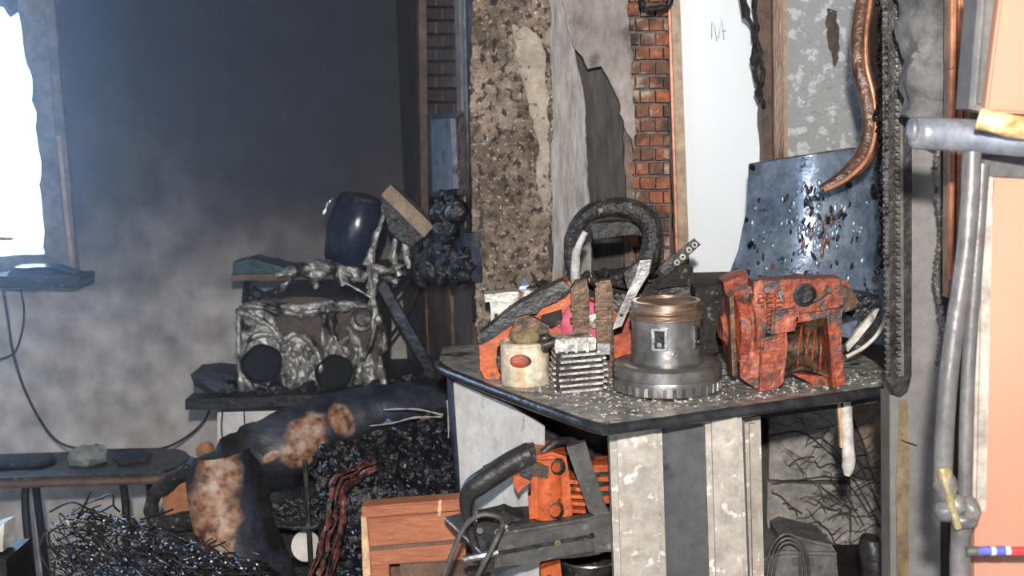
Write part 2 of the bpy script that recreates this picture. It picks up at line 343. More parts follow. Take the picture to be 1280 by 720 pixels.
# translucent panes
def pane_mat(name, colr, trans, spots=None, rough=.4, sc=60):
    m = bpy.data.materials.new(name); m.use_nodes = True; N = m.node_tree.nodes; L = m.node_tree.links
    N.remove(N['Principled BSDF']); out = N['Material Output']
    g = N.new('ShaderNodeNewGeometry'); n = N.new('ShaderNodeTexNoise'); n.inputs['Scale'].default_value = sc; n.inputs['Detail'].default_value = 4; L.new(g.outputs['Position'], n.inputs[0])
    mr = N.new('ShaderNodeMapRange'); mr.inputs[1].default_value = .54; mr.inputs[2].default_value = .60; L.new(n.outputs[0], mr.inputs[0])
    mx = N.new('ShaderNodeMix'); mx.data_type = 'RGBA'; L.new(mr.outputs[0], mx.inputs[0]); mx.inputs[6].default_value = (*colr, 1); mx.inputs[7].default_value = (*(spots or colr), 1)
    d = N.new('ShaderNodeBsdfDiffuse'); t = N.new('ShaderNodeBsdfTranslucent'); L.new(mx.outputs[2], d.inputs[0]); L.new(mx.outputs[2], t.inputs[0])
    s = N.new('ShaderNodeMixShader'); s.inputs[0].default_value = trans; L.new(d.outputs[0], s.inputs[1]); L.new(t.outputs[0], s.inputs[2])
    gl = N.new('ShaderNodeBsdfGlossy'); gl.inputs['Roughness'].default_value = rough
    s2 = N.new('ShaderNodeMixShader'); s2.inputs[0].default_value = .08; L.new(s.outputs[0], s2.inputs[1]); L.new(gl.outputs[0], s2.inputs[2])
    L.new(s2.outputs[0], out.inputs[0]); MATS[name] = m
pane_mat('pane_white', (.84, .88, .90), .14)
pane_mat('pane_frost', (.36, .375, .38), .10, (.60, .63, .64), .2, 40)

# ------------------------------------------------------------------ setting
def struct(name, bm, m, parent=None, smooth=False, **k):
    o = obj(name, bm, m, parent, smooth, **k)
    if not parent: o['kind'] = 'structure'
    return o
struct('floor', box(B(), (-.55, 1.3, -.05), (4.4, 6.2, .1)), 'concrete_ash')
struct('ceiling', box(B(), (-.55, 1.3, 2.95), (4.4, 6.2, .1)), 'soot_black')
YB = 3.6
xr = pt(72, 200, YB).x; zb = pt(60, 338, YB).z; zt = 2.3; xl = xr - .75
bm = B()
for x0, x1, z0, z1 in ((-2.4, xl, 0, 2.9), (xr, .6, 0, 2.9), (xl, xr, 0, zb), (xl, xr, zt, 2.9)):
    box(bm, ((x0 + x1) / 2, YB + .1, (z0 + z1) / 2), (x1 - x0, .2, z1 - z0))
struct('wall_back', bm, 'wall_soot')
struct('wall_left', box(B(), (-2.45, 1.3, 1.45), (.1, 5.2, 2.9)), 'wall_soot')
struct('wall_behind', box(B(), (-.55, -1.75, 1.45), (4.4, .1, 2.9)), 'plaster_grey')
struct('wall_right', box(B(), (1.45, 1.3, 1.45), (.1, 5.2, 2.9)), 'plaster_grey')
# side wall of the back room running from the corner to the burnt column
pA = pt(503, 200, YB - .02); pBq = pt(590, 200, 2.82)
d = Vector((pBq.x - pA.x, pBq.y - pA.y, 0)); nrm = Vector((-d.y, d.x, 0)).normalized()
if nrm.x < 0: nrm = -nrm
bm = B()
A0 = Vector((pA.x, pA.y, 0)); B0 = Vector((pBq.x, pBq.y, 0)); vs_ = []
for p in (A0, B0, B0 + nrm * .12, A0 + nrm * .12 + Vector((.3, 0.02, 0))): vs_.append(bm.verts.new(p))
vt = [bm.verts.new(v.co + Vector((0, 0, 2.9))) for v in vs_]
bm.faces.new(vs_); bm.faces.new(vt)
for i in range(4): bm.faces.new((vs_[i], vs_[(i + 1) % 4], vt[(i + 1) % 4], vt[i]))
wside = struct('wall_side', bm, 'sidewall_sooty')
def onside(px, py, off=0.0):
    """point of the side wall's face seen at that pixel, off metres proud of it"""
    dd = CM @ Vector(((px - 640) / F, -(py - 360) / F, -1)); n2 = -nrm
    t = (A0 + n2 * off - CAM).dot(n2) / dd.dot(n2)
    return CAM + dd * t
for r in range(9):
    for c in range(2):
        x0 = 524 + c * 22 + (r % 2) * 8; y0 = -6 + r * 17
        q = [onside(x0, y0, .012), onside(x0 + 20, y0, .012), onside(x0 + 20, y0 + 13, .012), onside(x0, y0 + 13, .012)]
        bm = B(); A = [bm.verts.new(p) for p in q]; C = [bm.verts.new(p + nrm * .03) for p in q]
        bm.faces.new(A); bm.faces.new(C)
        for i in range(4): bm.faces.new((A[i], A[(i + 1) % 4], C[(i + 1) % 4], C[i]))
        obj('brick', bm, 'brick_sooty', wside)
# the wall that faces the camera, with the second window
YW = 2.80
def wx(px): return pt(px, 250, YW).x
x0 = wx(592); wl = wx(842); wr = 1.02; zs = pt(900, 372, YW).z
bm = B()
for a, b2, c, d2 in ((x0, wl, 0, 2.9), (wr, 1.4, 0, 2.9), (wl, wr, 0, zs), (wl, wr, 2.5, 2.9)):
    box(bm, ((a + b2) / 2, YW + .09, (c + d2) / 2), (b2 - a, .18, d2 - c))
wf = struct('wall_front', bm, 'plaster_dark')
P = wob([(590, -30), (688, -30), (686, 60), (690, 130), (686, 210), (690, 262), (684, 300), (690, 350), (692, 430), (596, 430), (592, 300), (588, 150)], 8, 3.0, 3, skip=(0, 8))
o = struct('plaster_layer', prism(B(), P, 2.70, .1, .004), 'plaster_speckled', wf, label='speckled brown scorched plaster')
P = wob([(640, 30), (660, 34), (678, 50), (684, 110), (686, 200), (688, 250), (680, 266), (672, 240), (674, 180), (660, 120), (648, 80)], 7, 3, 5)
o = struct('plaster_layer', prism(B(), P, 2.69, .012, .003), 'plaster_edge', wf, label='pale plaster edge of the column')
P = wob([(676, -30), (716, -30), (716, 60), (730, 120), (734, 230), (740, 300), (735, 430), (688, 430), (690, 300), (682, 200)], 12, 2, 6, skip=(0, 6))
struct('plaster_layer', prism(B(), P, 2.755, .045, .004), 'plaster_grey', wf, label='smooth grey plaster strip')
P = wob([(700, -30), (786, -30), (788, 60), (794, 150), (792, 190), (780, 150), (770, 118), (752, 82), (735, 86), (715, 50), (706, 10)], 8, 3, 7, skip=(0,))
struct('plaster_layer', prism(B(), P, 2.735, .065, .005), 'plaster_pale', wf, label='pale torn plaster hanging at the top')
P = wob([(780, 140), (790, 150), (792, 250), (788, 430), (779, 430), (782, 300)], 8, 2, 8)
struct('plaster_layer', prism(B(), P, 2.765, .035, .003), 'mortar', wf, label='thin strip of mortar')
prism_b = B(); prism(prism_b, [(784, -20), (838, -20), (838, 345), (786, 345)], 2.79, .01); struct('mortar_bed', prism_b, 'mortar', wf)
rnd = random.Random(4)
for r in range(20):
    y0 = -14 + r * 18
    if y0 > 330: break
    xs = [784, 800, 819, 838] if r % 2 else [786, 794, 811, 829, 838]
    for a, b2 in zip(xs, xs[1:]):
        y = rnd.uniform(0, .012)
        Pq = [(a + 1.2, y0 + 2), (b2 - 1.2, y0 + 1.5), (b2 - 1.2, y0 + 15.5), (a + 1.2, y0 + 16)]
        obj('brick', prism(B(), wob(Pq, 6, .8, r * 5 + a), 2.762 + y, .04, .001), rnd.choice(('brick_red', 'brick_red', 'brick_brown')), wf)
# lower ash covered block wall details
obj('ash_block', prism(B(), wob([(1062, 505), (1120, 500), (1120, 640), (1100, 620), (1085, 570)], 10, 2, 2), 2.77, .05, .003), 'brown_block', wf, label='brown bare patch of blockwork')
for (a, b2, c, d2) in ((962, 508, 1060, 600), (1064, 600, 1118, 720), (960, 604, 1062, 725)):
    obj('block', prism(B(), wob([(a, b2), (c, b2 + 2), (c, d2), (a, d2)], 14, 1.5, a), 2.775, .03, .004), 'concrete_ash', wf)
bm = B(); rnd = random.Random(12)
for i in range(130):
    cx = rnd.uniform(962, 1110); cy = rnd.uniform(500, 700); a = rnd.uniform(-.8, .9); L = rnd.uniform(20, 70)
    pts = [(cx + math.cos(a) * L * t + rnd.uniform(-4, 4), cy + math.sin(a) * L * t + rnd.uniform(-5, 5) + 14 * (t - .5) ** 2, 2.755 + rnd.uniform(-.02, .0)) for t in (0, .25, .5, .75, 1)]
    tpx(bm, pts, rnd.choice((.0005, .0008, .0012)), seg=4, n=3)
for p in ([(962, 545), (1000, 540), (1030, 560), (1060, 590), (1080, 620), (1100, 660)], [(965, 605), (1000, 600), (1035, 596), (1060, 605), (1085, 640)], [(1060, 505), (1068, 560), (1085, 600), (1105, 650)]):
    tpx(bm, [(x, y, 2.765) for x, y in p], .002, seg=5, n=5)
obj('soot_web', bm, 'cobweb', wf, kind='stuff')

# window 1: frame, sill
win1 = bpy.data.objects.new('window_1', None); col.objects.link(win1); win1['kind'] = 'structure'; win1.location = (xr - .2, YB, zb); W[win1] = Vector(win1.location)
def wstruct(name, bm, m, p, **k): return obj(name, bm, m, p, **k)
wstruct('jamb', prism(B(), wob([(20, -40), (62, -40), (88, 330), (56, 322), (52, 260), (48, 190), (40, 110), (27, 40)], 14, 3.5, 1, skip=(0, 1, 2)), YB + .03, .05, .003), 'frame_far', win1)
wstruct('casing', prism(B(), [(52, -40), (64, -40), (96, 345), (86, 345)], YB - .03, .03, .004), 'frame_far', win1)
wstruct('casing_bead', prism(B(), [(70, 170), (75, 170), (94, 342), (88, 342)], YB - .045, .016, .002), 'frame_beige', win1)
wstruct('bottom_rail', prism(B(), wob([(-30, 322), (56, 318), (90, 336), (90, 346), (-30, 344)], 12, 2.5, 9, skip=(3,)), YB + .01, .05, .003), 'frame_far', win1)
wstruct('window_sill', prism(B(), wob([(-30, 345), (98, 346), (98, 361), (-30, 360)], 12, 1.2, 11), YB - .14, .15, .004), 'char_matt', win1)
wstruct('broken_mullion', prism(B(), wob([(-20, 296), (18, 297), (14, 301), (-20, 300)], 8, 1, 12), YB + .06, .02), 'frame_far', win1)
wstruct('soot_drip', prism(B(), wob([(-5, -30), (26, -30), (22, 16), (12, 22), (4, 10), (-5, 8)], 5, 2.5, 13), YB + .05, .02), 'panel_bluegrey', win1)

# window 2
win2 = bpy.data.objects.new('window_2', None); col.objects.link(win2); win2['kind'] = 'structure'; win2.location = (wl, YW, zs); W[win2] = Vector(win2.location)
wstruct('frame_dark_bead', prism(B(), wob([(832, -30), (843, -30), (858, 330), (846, 345), (836, 180)], 20, 1.2, 3, skip=(0,)), 2.775, .05, .002), 'soot_black', win2)  # black bead between the bricks and the stile
wstruct('frame_stile', prism(B(), [(838, -30), (849, -30), (863, 352), (850, 352)], 2.74, .08, .004), 'frame_beige', win2, label='scorched tan wooden stile')
wstruct('frame_bead', prism(B(), [(834, -30), (839, -30), (852, 350), (846, 350)], 2.755, .05, .002), 'copper_rib', win2)
wstruct('white_board_pane', prism(B(), [(846, -30), (955, -30), (958, 372), (858, 372)], 2.83, .006), 'pane_white', win2, label='white sooty pane lit from behind')
# faint pencil scribble on the pane
bm = B()
for l in ([(890, 28), (889, 50), (893, 30), (896, 52)], [(898, 48), (902, 24), (905, 50)], [(903, 40), (908, 38)]):
    tpx(bm, [(x, y, 2.828) for x, y in l], .0008, seg=4, n=1)
wstruct('pencil_mark', bm, 'grey_plastic', win2)
wstruct('mullion', prism(B(), wob([(946, -30), (980, -30), (984, 200), (984, 372), (958, 372), (955, 200)], 14, 1.4, 5, skip=(0, 1, 2)), 2.78, .06, .004), 'wood_sooty', win2)
wstruct('mullion_bead', prism(B(), [(966, -30), (978, -30), (982, 372), (970, 372)], 2.755, .03, .003), 'frame_brown', win2, label='scorched brown ribbed bead')
wstruct('mullion_bead', prism(B(), [(978, -30), (983, -30), (987, 372), (982, 372)], 2.765, .03, .002), 'frame_beige', win2)
wstruct('frosted_pane', prism(B(), [(980, -30), (1120, -30), (1120, 372), (984, 372)], 2.86, .006), 'pane_frost', win2, label='frosted pane with bright blisters')
bm = B(); rnd = random.Random(31)
for i in range(190):
    x = rnd.gauss(1030, 26); y = rnd.gauss(120, 46)
    if not (988 < x < 1095 and -5 < y < 210): continue
    if rnd.random() < .5: ico(bm, pt(x, y, 2.855), (rnd.uniform(.001, .0035), .002, rnd.uniform(.001, .003)), 1)
    else:
        a = rnd.uniform(0, 6.28); r0 = rnd.uniform(3, 8)
        tpx(bm, [(x + r0 * math.cos(a + t), y + r0 * math.sin(a + t) * .7, 2.857) for t in (0, .6, 1.2, 1.8)], .0014, seg=4, n=3)
wstruct('pane_blister', bm, 'ash_white', win2, kind='stuff')
wstruct('pane_stain', prism(B(), wob([(1034, 10), (1046, 14), (1050, 60), (1044, 84), (1036, 60), (1032, 30)], 6, 2, 4), 2.854, .003), 'debris_brown', win2)
wstruct('window_sill', prism(B(), [(845, 358), (1120, 352), (1120, 366), (845, 372)], 2.60, .26, .004), 'char_matt', win2)
wstruct('outer_stile', prism(B(), [(1096, -30), (1160, -30), (1160, 372), (1096, 372)], 2.76, .08, .004), 'wood_sooty', win2)

# ------------------------------------------------------------------ back room things
# narrow trestle table with rounded end
zt_ = pt(100, 592, 3.1).z
t = thing('trestle_table', 'narrow scorched trestle table with rounded end below the far left window', 'table', (pt(80, 592, 3.15).x, 3.15, 0))
yA = 3.04; yB = 3.28
xa = pt(-60, 598, yA).x; xb = pt(195, 585, 3.15).x
bm = B(); top = []
outl = [(xa, yA), (xb, yA)] + [(xb + .08 * math.sin(a), (yA + yB) / 2 - (yB - yA) / 2 * math.cos(a)) for a in [R(x) for x in range(15, 180, 15)]] + [(xb, yB), (xa, yB)]
vb = [bm.verts.new((x, y, zt_)) for x, y in outl]; vt = [bm.verts.new((x, y, zt_ + .012)) for x, y in outl]
bm.faces.new(vb[::-1]); bm.faces.new(vt)
for i in range(len(vb)): bm.faces.new((vb[i], vb[(i + 1) % len(vb)], vt[(i + 1) % len(vb)], vt[i]))
obj('tabletop', bm, 'burnt_metal', t)
bm = B(); rim = [Vector((x, y, zt_ - .006)) for x, y in outl]; tube(bm, rim, .011, seg=8, n=2)
obj('rim', bm, 'wood_brown', t)
for p in ([(38, 600, 3.06), (32, 640, 3.06), (48, 770, 3.02)], [(44, 602, 3.08), (66, 760, 3.2)], [(152, 590, 3.1), (158, 660, 3.1), (150, 790, 3.0)], [(186, 588, 3.25), (192, 690, 3.3), (205, 800, 3.3)]):
    q = [pt(*a) for a in p]; q[-1].z = 0
    bm = B(); tube(bm, q, .011, seg=8, n=4); obj('leg', bm, 'soot_black', t)
bm = rough(ico(B(), (0, 0, .0), (.055, .04, .028), 4), .012, 30, 2)
c = onz(92, 578, zt_ + .045); c.y = 3.15
for v in bm.verts: v.co += Vector((c.x, 3.15, zt_ + .035))
obj('rag', bm, 'rag_ash', smooth=True, label='crumpled greenish grey ashy rag lying on the narrow trestle table', cat='rag')
for i, (x, y, s) in enumerate(((20, 577, .07), (50, 580, .04), (165, 572, .05))):
    c = pt(x, y, 3.16); bm = ico(B(), (c.x, 3.16, zt_ + .012 + .011), (s, .05, .014), 3); rough(bm, .006, 30, i)
    obj('charred_scrap', bm, 'char_matt', smooth=True, cat='scrap',
        label=['flat charred scrap at the left end of the trestle table', 'small charred scrap left of the ashy rag', 'charred scrap right of the ashy rag, by the table end'][i])
# cable
bm = B(); tpx(bm, [(4, 362, 3.50), (10, 400, 3.52), (16, 440, 3.54), (30, 485, 3.54), (52, 528, 3.52), (74, 553, 3.40), (110, 562, 3.24), (170, 562, 3.3), (205, 560, 3.38), (235, 545, 3.5), (256, 525, 3.53), (264, 505, 3.5)], .004, seg=6, n=6)
obj('cable', bm, 'soot_black', smooth=True, label='thin black cable looping from the sill down over the trestle table', cat='cable')
bm = B(); tpx(bm, [(26, 362, 3.50), (30, 390, 3.52), (26, 420, 3.54), (16, 442, 3.55), (-10, 452, 3.55)], .003, seg=6, n=6)
obj('cable', bm, 'soot_black', smooth=True, label='shorter black cable hanging below the far left window sill', cat='cable')
# thing on the sill
bm = sub(prism(B(), [(6, 344), (18, 334), (62, 334), (92, 343), (90, 350), (8, 350)], YB - .12, .08), 2); rough(bm, .006, 25, 3)
obj('charred_case', bm, 'blue_black', smooth=True, label='flattened blue-black charred case lying on the far window sill', cat='case')

# workbench shelf
t = thing('bench_shelf', 'black charred workbench board running along the back wall', 'bench', (pt(400, 500, 3.35).x, 3.35, 0))
P = wob([(231, 500), (390, 494), (560, 482), (560, 494), (400, 506), (231, 513)], 10, 1.6, 3)
obj('board', prism(B(), P, 3.12, .42, .003), 'soot_black', t)
for px, Y in ((330, 3.5), (540, 3.3)):
    a = pt(px, 505, Y); obj('leg', box(B(), (a.x, Y, a.z / 2 - .01), (.04, .04, a.z - .02)), 'soot_black', t)
zsh = pt(400, 494, 3.12).z
# white appliance below
obj('white_cabinet', prism(B(), [(271, 516), (352, 514), (352, 860), (272, 860)], 3.25, .28, .006), 'white_panel', label='white enamel cabinet half hidden below the charred workbench', cat='cabinet')
bm = B(); tpx(bm, [(278, 514, 3.23), (277, 540, 3.235), (282, 575, 3.23), (280, 620, 3.235)], .0025, seg=5)
obj('cable', bm, 'soot_black', label='black lead hanging left on the white cabinet front', cat='cable')
bm = B(); tpx(bm, [(305, 514, 3.23), (306, 550, 3.235), (304, 620, 3.235)], .002, seg=5)
obj('cable', bm, 'soot_black', label='black lead hanging mid way on the white cabinet front', cat='cable')
# box on shelf
t = thing('charred_box', 'small charred blue-black box at the left end of the workbench', 'box', pt(262, 500, 3.2))
obj('body', rough(sub(prism(B(), [(240, 470), (284, 472), (290, 500), (243, 501)], 3.18, .12), 2), .003, 30), 'blue_black', t)
obj('lid', rough(sub(prism(B(), [(238, 468), (262, 465), (294, 469), (296, 475), (240, 476)], 3.17, .13), 1), .003, 30), 'soot_black', t)
bm = B(); rnd = random.Random(5)
for i in range(60):
    x = rnd.uniform(285, 545); c = pt(x, 500 - (x - 300) * .03, 3.25); c.y = rnd.uniform(3.15, 3.28); s = rnd.uniform(.008, .03)
    ico(bm, (c.x, c.y, zsh + s * .3), (s, s, s * rnd.uniform(.4, .9)), 1, (rnd.random(), rnd.random(), 0))
obj('ember_debris', rough(bm, .005, 40), 'char_gloss', kind='stuff', label='black glittering clinker strewn along the workbench board', cat='debris')

# melted washing machine like engine
t = thing('melted_machine', 'melted grey machine with two round dark openings on the workbench', 'machine', pt(390, 494, 3.3))
bm = prism(B(), [(296, 385), (330, 372), (400, 372), (470, 380), (478, 420), (472, 486), (300, 488)], 3.20, .26); sub(bm, 3, 1); rough(bm, .010, 12, 4)
obj('body', bm, 'debris_brown', t, smooth=True)
# thick melted skin around the openings: tangled lumps and ropes
def ropes(bm, paths, r, Y, seed=0, jit=3, wid=.5):
    rn = random.Random(seed)
    for p in paths:
        q = [(x + rn.uniform(-jit, jit) * .4, y + rn.uniform(-jit, jit) * .4, Y + rn.uniform(-.012, .008)) for x, y in p]
        ph = rn.uniform(0, 6); tpx(bm, q, lambda t_, ph=ph: r * (1 + wid * math.sin(ph + t_ * 17) * .6 + wid * .4 * math.sin(ph * 2 + t_ * 41)), seg=7, n=7)
    return bm
bm = B()
ropes(bm, [[(300, 388), (298, 420), (300, 455), (304, 487)], [(298, 390), (318, 396), (340, 410), (352, 430)], [(352, 425), (340, 418), (322, 418), (306, 430), (303, 455), (310, 478), (325, 490), (342, 485), (352, 465), (352, 440)],
           [(354, 424), (368, 418), (385, 425), (396, 440), (400, 460), (396, 482)], [(356, 430), (352, 455), (356, 486)], [(365, 440), (372, 455), (366, 480)], [(378, 432), (385, 455), (380, 482)],
           [(366, 428), (360, 445), (370, 470), (382, 488)], [(390, 440), (372, 466), (360, 486)], [(405, 392), (403, 420), (408, 445), (404, 470)], [(412, 395), (416, 420), (408, 442), (420, 452)],
           [(436, 420), (425, 432), (432, 455), (428, 484)], [(440, 425), (446, 440), (440, 465)], [(300, 382), (330, 384), (360, 392), (400, 388)], [(320, 378), (350, 388), (380, 396)]], .0085, 3.185, 3)
obj('melted_shell', bm, 'silver_melt', t, smooth=True, autos=False)
bm = B()
for (x, y, a, b2) in ((375, 455, 22, 32), (312, 405, 14, 18), (462, 470, 16, 20), (420, 440, 10, 14)):
    ico(bm, pt(x, y, 3.205), (a * 3.2 / F, .03, b2 * 3.2 / F), 4)
rough(bm, .012, 30, 5); obj('melted_shell', bm, 'silver_melt', t, smooth=True, label='pale lumps of resolidified metal')
for (P, sd_, Ys) in (([(297, 386), (318, 376), (340, 392), (354, 424), (352, 488), (302, 489), (296, 440)], 1, 3.185), ([(352, 424), (372, 418), (392, 432), (402, 460), (398, 488), (352, 488)], 2, 3.19), ([(440, 428), (462, 440), (474, 470), (478, 487), (440, 487), (446, 460)], 3, 3.19), ([(404, 392), (420, 388), (424, 430), (440, 440), (428, 456), (410, 446)], 4, 3.19), ([(345, 380), (440, 376), (462, 384), (400, 396), (350, 392)], 5, 3.19)):
    bm = prism(B(), wob(P, 9, 2.5, sd_), Ys, .02); bmesh.ops.triangulate(bm, faces=bm.faces[:]); bmesh.ops.subdivide_edges(bm, edges=[e for e in bm.edges if e.calc_length() > .02], cuts=3); rough(bm, .005, 42, sd_)
    obj('melted_shell', bm, 'silver_melt', t, smooth=True, autos=False)
for (x, y, rx, ry, l) in ((326, 455, 24, 27, 'large round opening, its shade painted black'), (417, 466, 22, 25, 'smaller opening, its shade painted black')):
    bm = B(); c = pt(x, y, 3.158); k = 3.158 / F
    lathe(bm, [(rx * k * 1.06, .012), (rx * k * 1.06, 0), (rx * k * .98, -.004), (rx * k * .94, .004), (rx * k * .90, .010), (.001, .012)], c, (0, 1, 0), 28, caps=False, wob=lambda a, h: 1 + .06 * math.sin(a * 2 + 1) + .03 * math.sin(a * 5))  # shallow dished disc; the hole's inner shade is its black colour
    obj('opening', bm, 'hole_shade', t, smooth=True, label=l)
bm = B(); lathe(bm, [(.03, 0), (.032, .01), (.022, .012), (.02, .03), (.002, .03)], pt(452, 400, 3.17), (0, 1, 0), 20, caps=False); obj('port', bm, 'burnt_metal', t, smooth=True)
bm = B(); ropes(bm, [[(315, 362), (340, 375), (380, 380), (430, 378), (458, 376)], [(335, 378), (380, 386), (440, 383)]], .014, 3.22, 8); obj('belt_guard', bm, 'blue_black', t, smooth=True)

# upper small shelf
t = thing('upper_shelf', 'thin brown wooden shelf board above the melted machine', 'shelf', pt(390, 350, 3.42))
obj('board', prism(B(), wob([(288, 344), (500, 338), (560, 334), (560, 342), (500, 347), (288, 352)], 14, 1, 4), 3.30, .28, .002), 'wood_sooty', t)
obj('edge', prism(B(), [(288, 344), (350, 342), (350, 349), (288, 351)], 3.295, .006), 'wood_brown', t, label='unburnt brown end of the board')
for x in (300, 545):
    a = pt(x, 352, 3.45); obj('bracket', box(B(), (a.x, 3.5, a.z - .07), (.02, .16, .012), (R(50), 0, 0)), 'soot_black', t)
zus = pt(330, 343, 3.30).z
bm = sub(prism(B(), [(290, 343), (292, 328), (315, 324), (340, 330), (362, 336), (368, 341)], 3.32, .12), 2); rough(bm, .004, 30)
obj('teal_case', bm, 'teal', smooth=True, label='small melted teal plastic case on the left of the upper shelf', cat='case')
bm = B(); ropes(bm, [[(345, 345), (370, 338), (400, 330), (430, 338), (460, 345), (495, 338), (520, 336)], [(400, 325), (390, 345), (396, 362)], [(425, 336), (430, 355)], [(370, 342), (360, 352), (345, 366)], [(468, 345), (462, 362)], [(440, 350), (470, 342), (498, 352)]], .010, 3.27, 9)
for i, (x, y) in enumerate(((385, 336), (410, 334), (432, 342), (395, 342), (475, 345))): ico(bm, pt(x, y, 3.27), (.035, .02, .018), 3)
rough(bm, .006, 50, 4)
obj('melted_drip', bm, 'silver_melt', smooth=True, label='lumpy silvery drips of melted metal draped over the upper shelf edge', cat='melted metal')
# main silver drip column
bm = B(); ropes(bm, [[(484, 250), (478, 275), (468, 305), (462, 330), (464, 360), (470, 390), (466, 420), (455, 450), (446, 480)], [(462, 332), (470, 345), (466, 375), (472, 400)], [(494, 250), (497, 280), (492, 320), (500, 345)], [(488, 248), (496, 262), (506, 300), (510, 335)], [(456, 326), (480, 338), (502, 332)],
            [(472, 395), (480, 420), (474, 450), (480, 485)], [(436, 410), (452, 440), (450, 470)]], .009, 3.16, 11); rough(bm, .005, 45, 6)
obj('melted_column', bm, 'silver_melt', smooth=True, label='tall twisted column of silvery melted metal running down beside the blue bucket', cat='melted metal')
bm = B(); ropes(bm, [[(432, 352), (448, 362), (466, 372)], [(404, 268), (412, 254), (418, 246)]], .0035, 3.15, 1); obj('bent_rod', bm, 'steel_bright', smooth=True, label='thin bent bright rod sticking out above the machine', cat='rod')
# bucket
t = thing('bucket', 'dark blue glossy bucket standing tilted on the upper shelf', 'bucket', pt(440, 330, 3.3))
ax = (pt(450, 250, 3.36) - pt(432, 330, 3.36)); k = 3.36 / F
bm = lathe(B(), [(.001, 0), (30 * k, 0), (33 * k, .01), (38 * k, ax.length * .55), (33 * k, ax.length * .95), (30 * k, ax.length)], pt(436, 330, 3.38), ax, 40, caps=False); obj('body', bm, 'bucket_blue', t, smooth=True)
bm = B(); u, v, dd = basis(ax); c = pt(436, 330, 3.38) + dd * ax.length
tube(bm, [c + (u * math.cos(a) + v * math.sin(a)) * 30 * k for a in [R(x) for x in range(0, 375, 15)]], .004, seg=6, n=1); obj('rim', bm, 'char_gloss', t, smooth=True)
obj('lid', lathe(B(), [(29 * k, 0), (27 * k, .012), (.01, .02)], c, ax, 32, caps=True), 'soot_black', t, smooth=True)
# wood block
t = thing('wooden_block', 'tan wooden block tilted on top of the bucket side, burnt black below', 'wood block', pt(508, 262, 3.15))
obj('top_face', prism(B(), [(488, 231), (542, 283), (530, 297), (476, 244)], 3.10, .10, .006), 'wood_block_tan', t)
obj('burnt_side', rough(sub(prism(B(), [(477, 245), (530, 296), (516, 308), (490, 296), (478, 262)], 3.105, .12), 2), .004, 30), 'char_gloss', t, label='burnt black underside')
# bracket struts
t = thing('shelf_strut', 'dark diagonal metal strut crossing the wall right of the melted machine', 'strut', pt(550, 480, 3.3))
bm = B(); prism(bm, [(470, 358), (482, 352), (553, 478), (544, 486)], 3.24, .03, .003); obj('bar', bm, 'blue_black', t)
bm = B(); tpx(bm, [(528, 348, 3.3), (510, 390, 3.3), (480, 432, 3.3)], .006, seg=6); tpx(bm, [(490, 375, 3.3), (512, 350, 3.3)], .005, seg=6); obj('cross_brace', bm, 'soot_black', t)
# charred lumps near the corner on shelf right
bm = B(); rnd = random.Random(21)
for i in range(46):
    x = rnd.uniform(512, 584); y = rnd.uniform(312, 352) if i > 10 else rnd.uniform(250, 310)
    if y < 312: x = rnd.uniform(550, 572)
    ico(bm, onside(x, y, .06), (rnd.uniform(.012, .028), .022, rnd.uniform(.012, .035)), 2)
rough(bm, .010, 30, 3); obj('charred_cluster', bm, 'char_gloss', smooth=True, kind='stuff', label='blue-black blistered cluster of burnt matter below the wall cabinet', cat='debris')
def sidequad(pp, off, th):
    bm = B(); q = [onside(x, y, off) for x, y in pp]
    if min(y for x, y in pp) < -15: q = raise_top(pp, q, 2.88)
    A = [bm.verts.new(p) for p in q]; C = [bm.verts.new(p + nrm * th) for p in q]; n = len(q)
    bm.faces.new(A); bm.faces.new(C)
    for i in range(n): bm.faces.new((A[i], A[(i + 1) % n], C[(i + 1) % n], C[i]))
    return bm
t = thing('wall_cabinet', 'grey-blue blistered metal box fixed to the side wall above the charred cluster', 'cabinet', onside(552, 240, .03))
obj('door', sidequad([(538, 150), (563, 148), (567, 236), (541, 240)], .06, .012), 'panel_bluegrey', t)
obj('body', sidequad([(533, 142), (568, 141), (571, 244), (537, 246)], .045, .045), 'soot_black', t)
bm = B(); rnd = random.Random(3)
for i in range(26): ico(bm, onside(rnd.uniform(546, 570), rnd.uniform(242, 292), .06), (.010, .012, .012), 2)
rough(bm, .006, 60); obj('melted_bead', bm, 'char_gloss', smooth=True, kind='stuff', label='glossy melted beads below the grey wall box', cat='melted plastic')
# blistered long flap below box and blue sheen piece
obj('burnt_cladding', rough(sub(sidequad([(543, 295), (590, 290), (591, 352), (570, 345), (545, 330)], .05, .02), 3), .006, 30), 'cloth_blueblack', smooth=True, label='blue glossy burnt cladding piece in the corner beside the column', cat='cladding')
for i, (pp, m, l, nm) in enumerate((
    ([(567, -30), (573, -30), (581, 285), (575, 285)], 'frame_far', 'brownish vertical batten beside the grey wall box', 'wall_batten'),
    ([(575, -30), (579, -30), (589, 330), (584, 330)], 'steel_bright', 'shiny narrow metal strip along the column corner', 'metal_strip'),
    ([(581, -30), (585, -30), (594, 400), (590, 400)], 'blue_black', 'blue-black edge trim against the speckled column', 'edge_trim'),
    ([(520, -30), (523, -30), (527, 330), (523, 330)], 'wood_sooty', 'thin sooty batten running down near the room corner', 'wall_batten'))):
    obj(nm, sidequad(pp, .02 + .004 * i, .02), m, label=l, cat='trim')
bm = B(); tpx(bm, [(574, 90, 2.9), (580, 130, 2.88), (588, 150, 2.86), (582, 190, 2.9), (586, 240, 2.88)], .0035, seg=6); obj('cable', bm, 'blue_black', smooth=True, label='thin blue cable dangling down the corner strip', cat='cable')
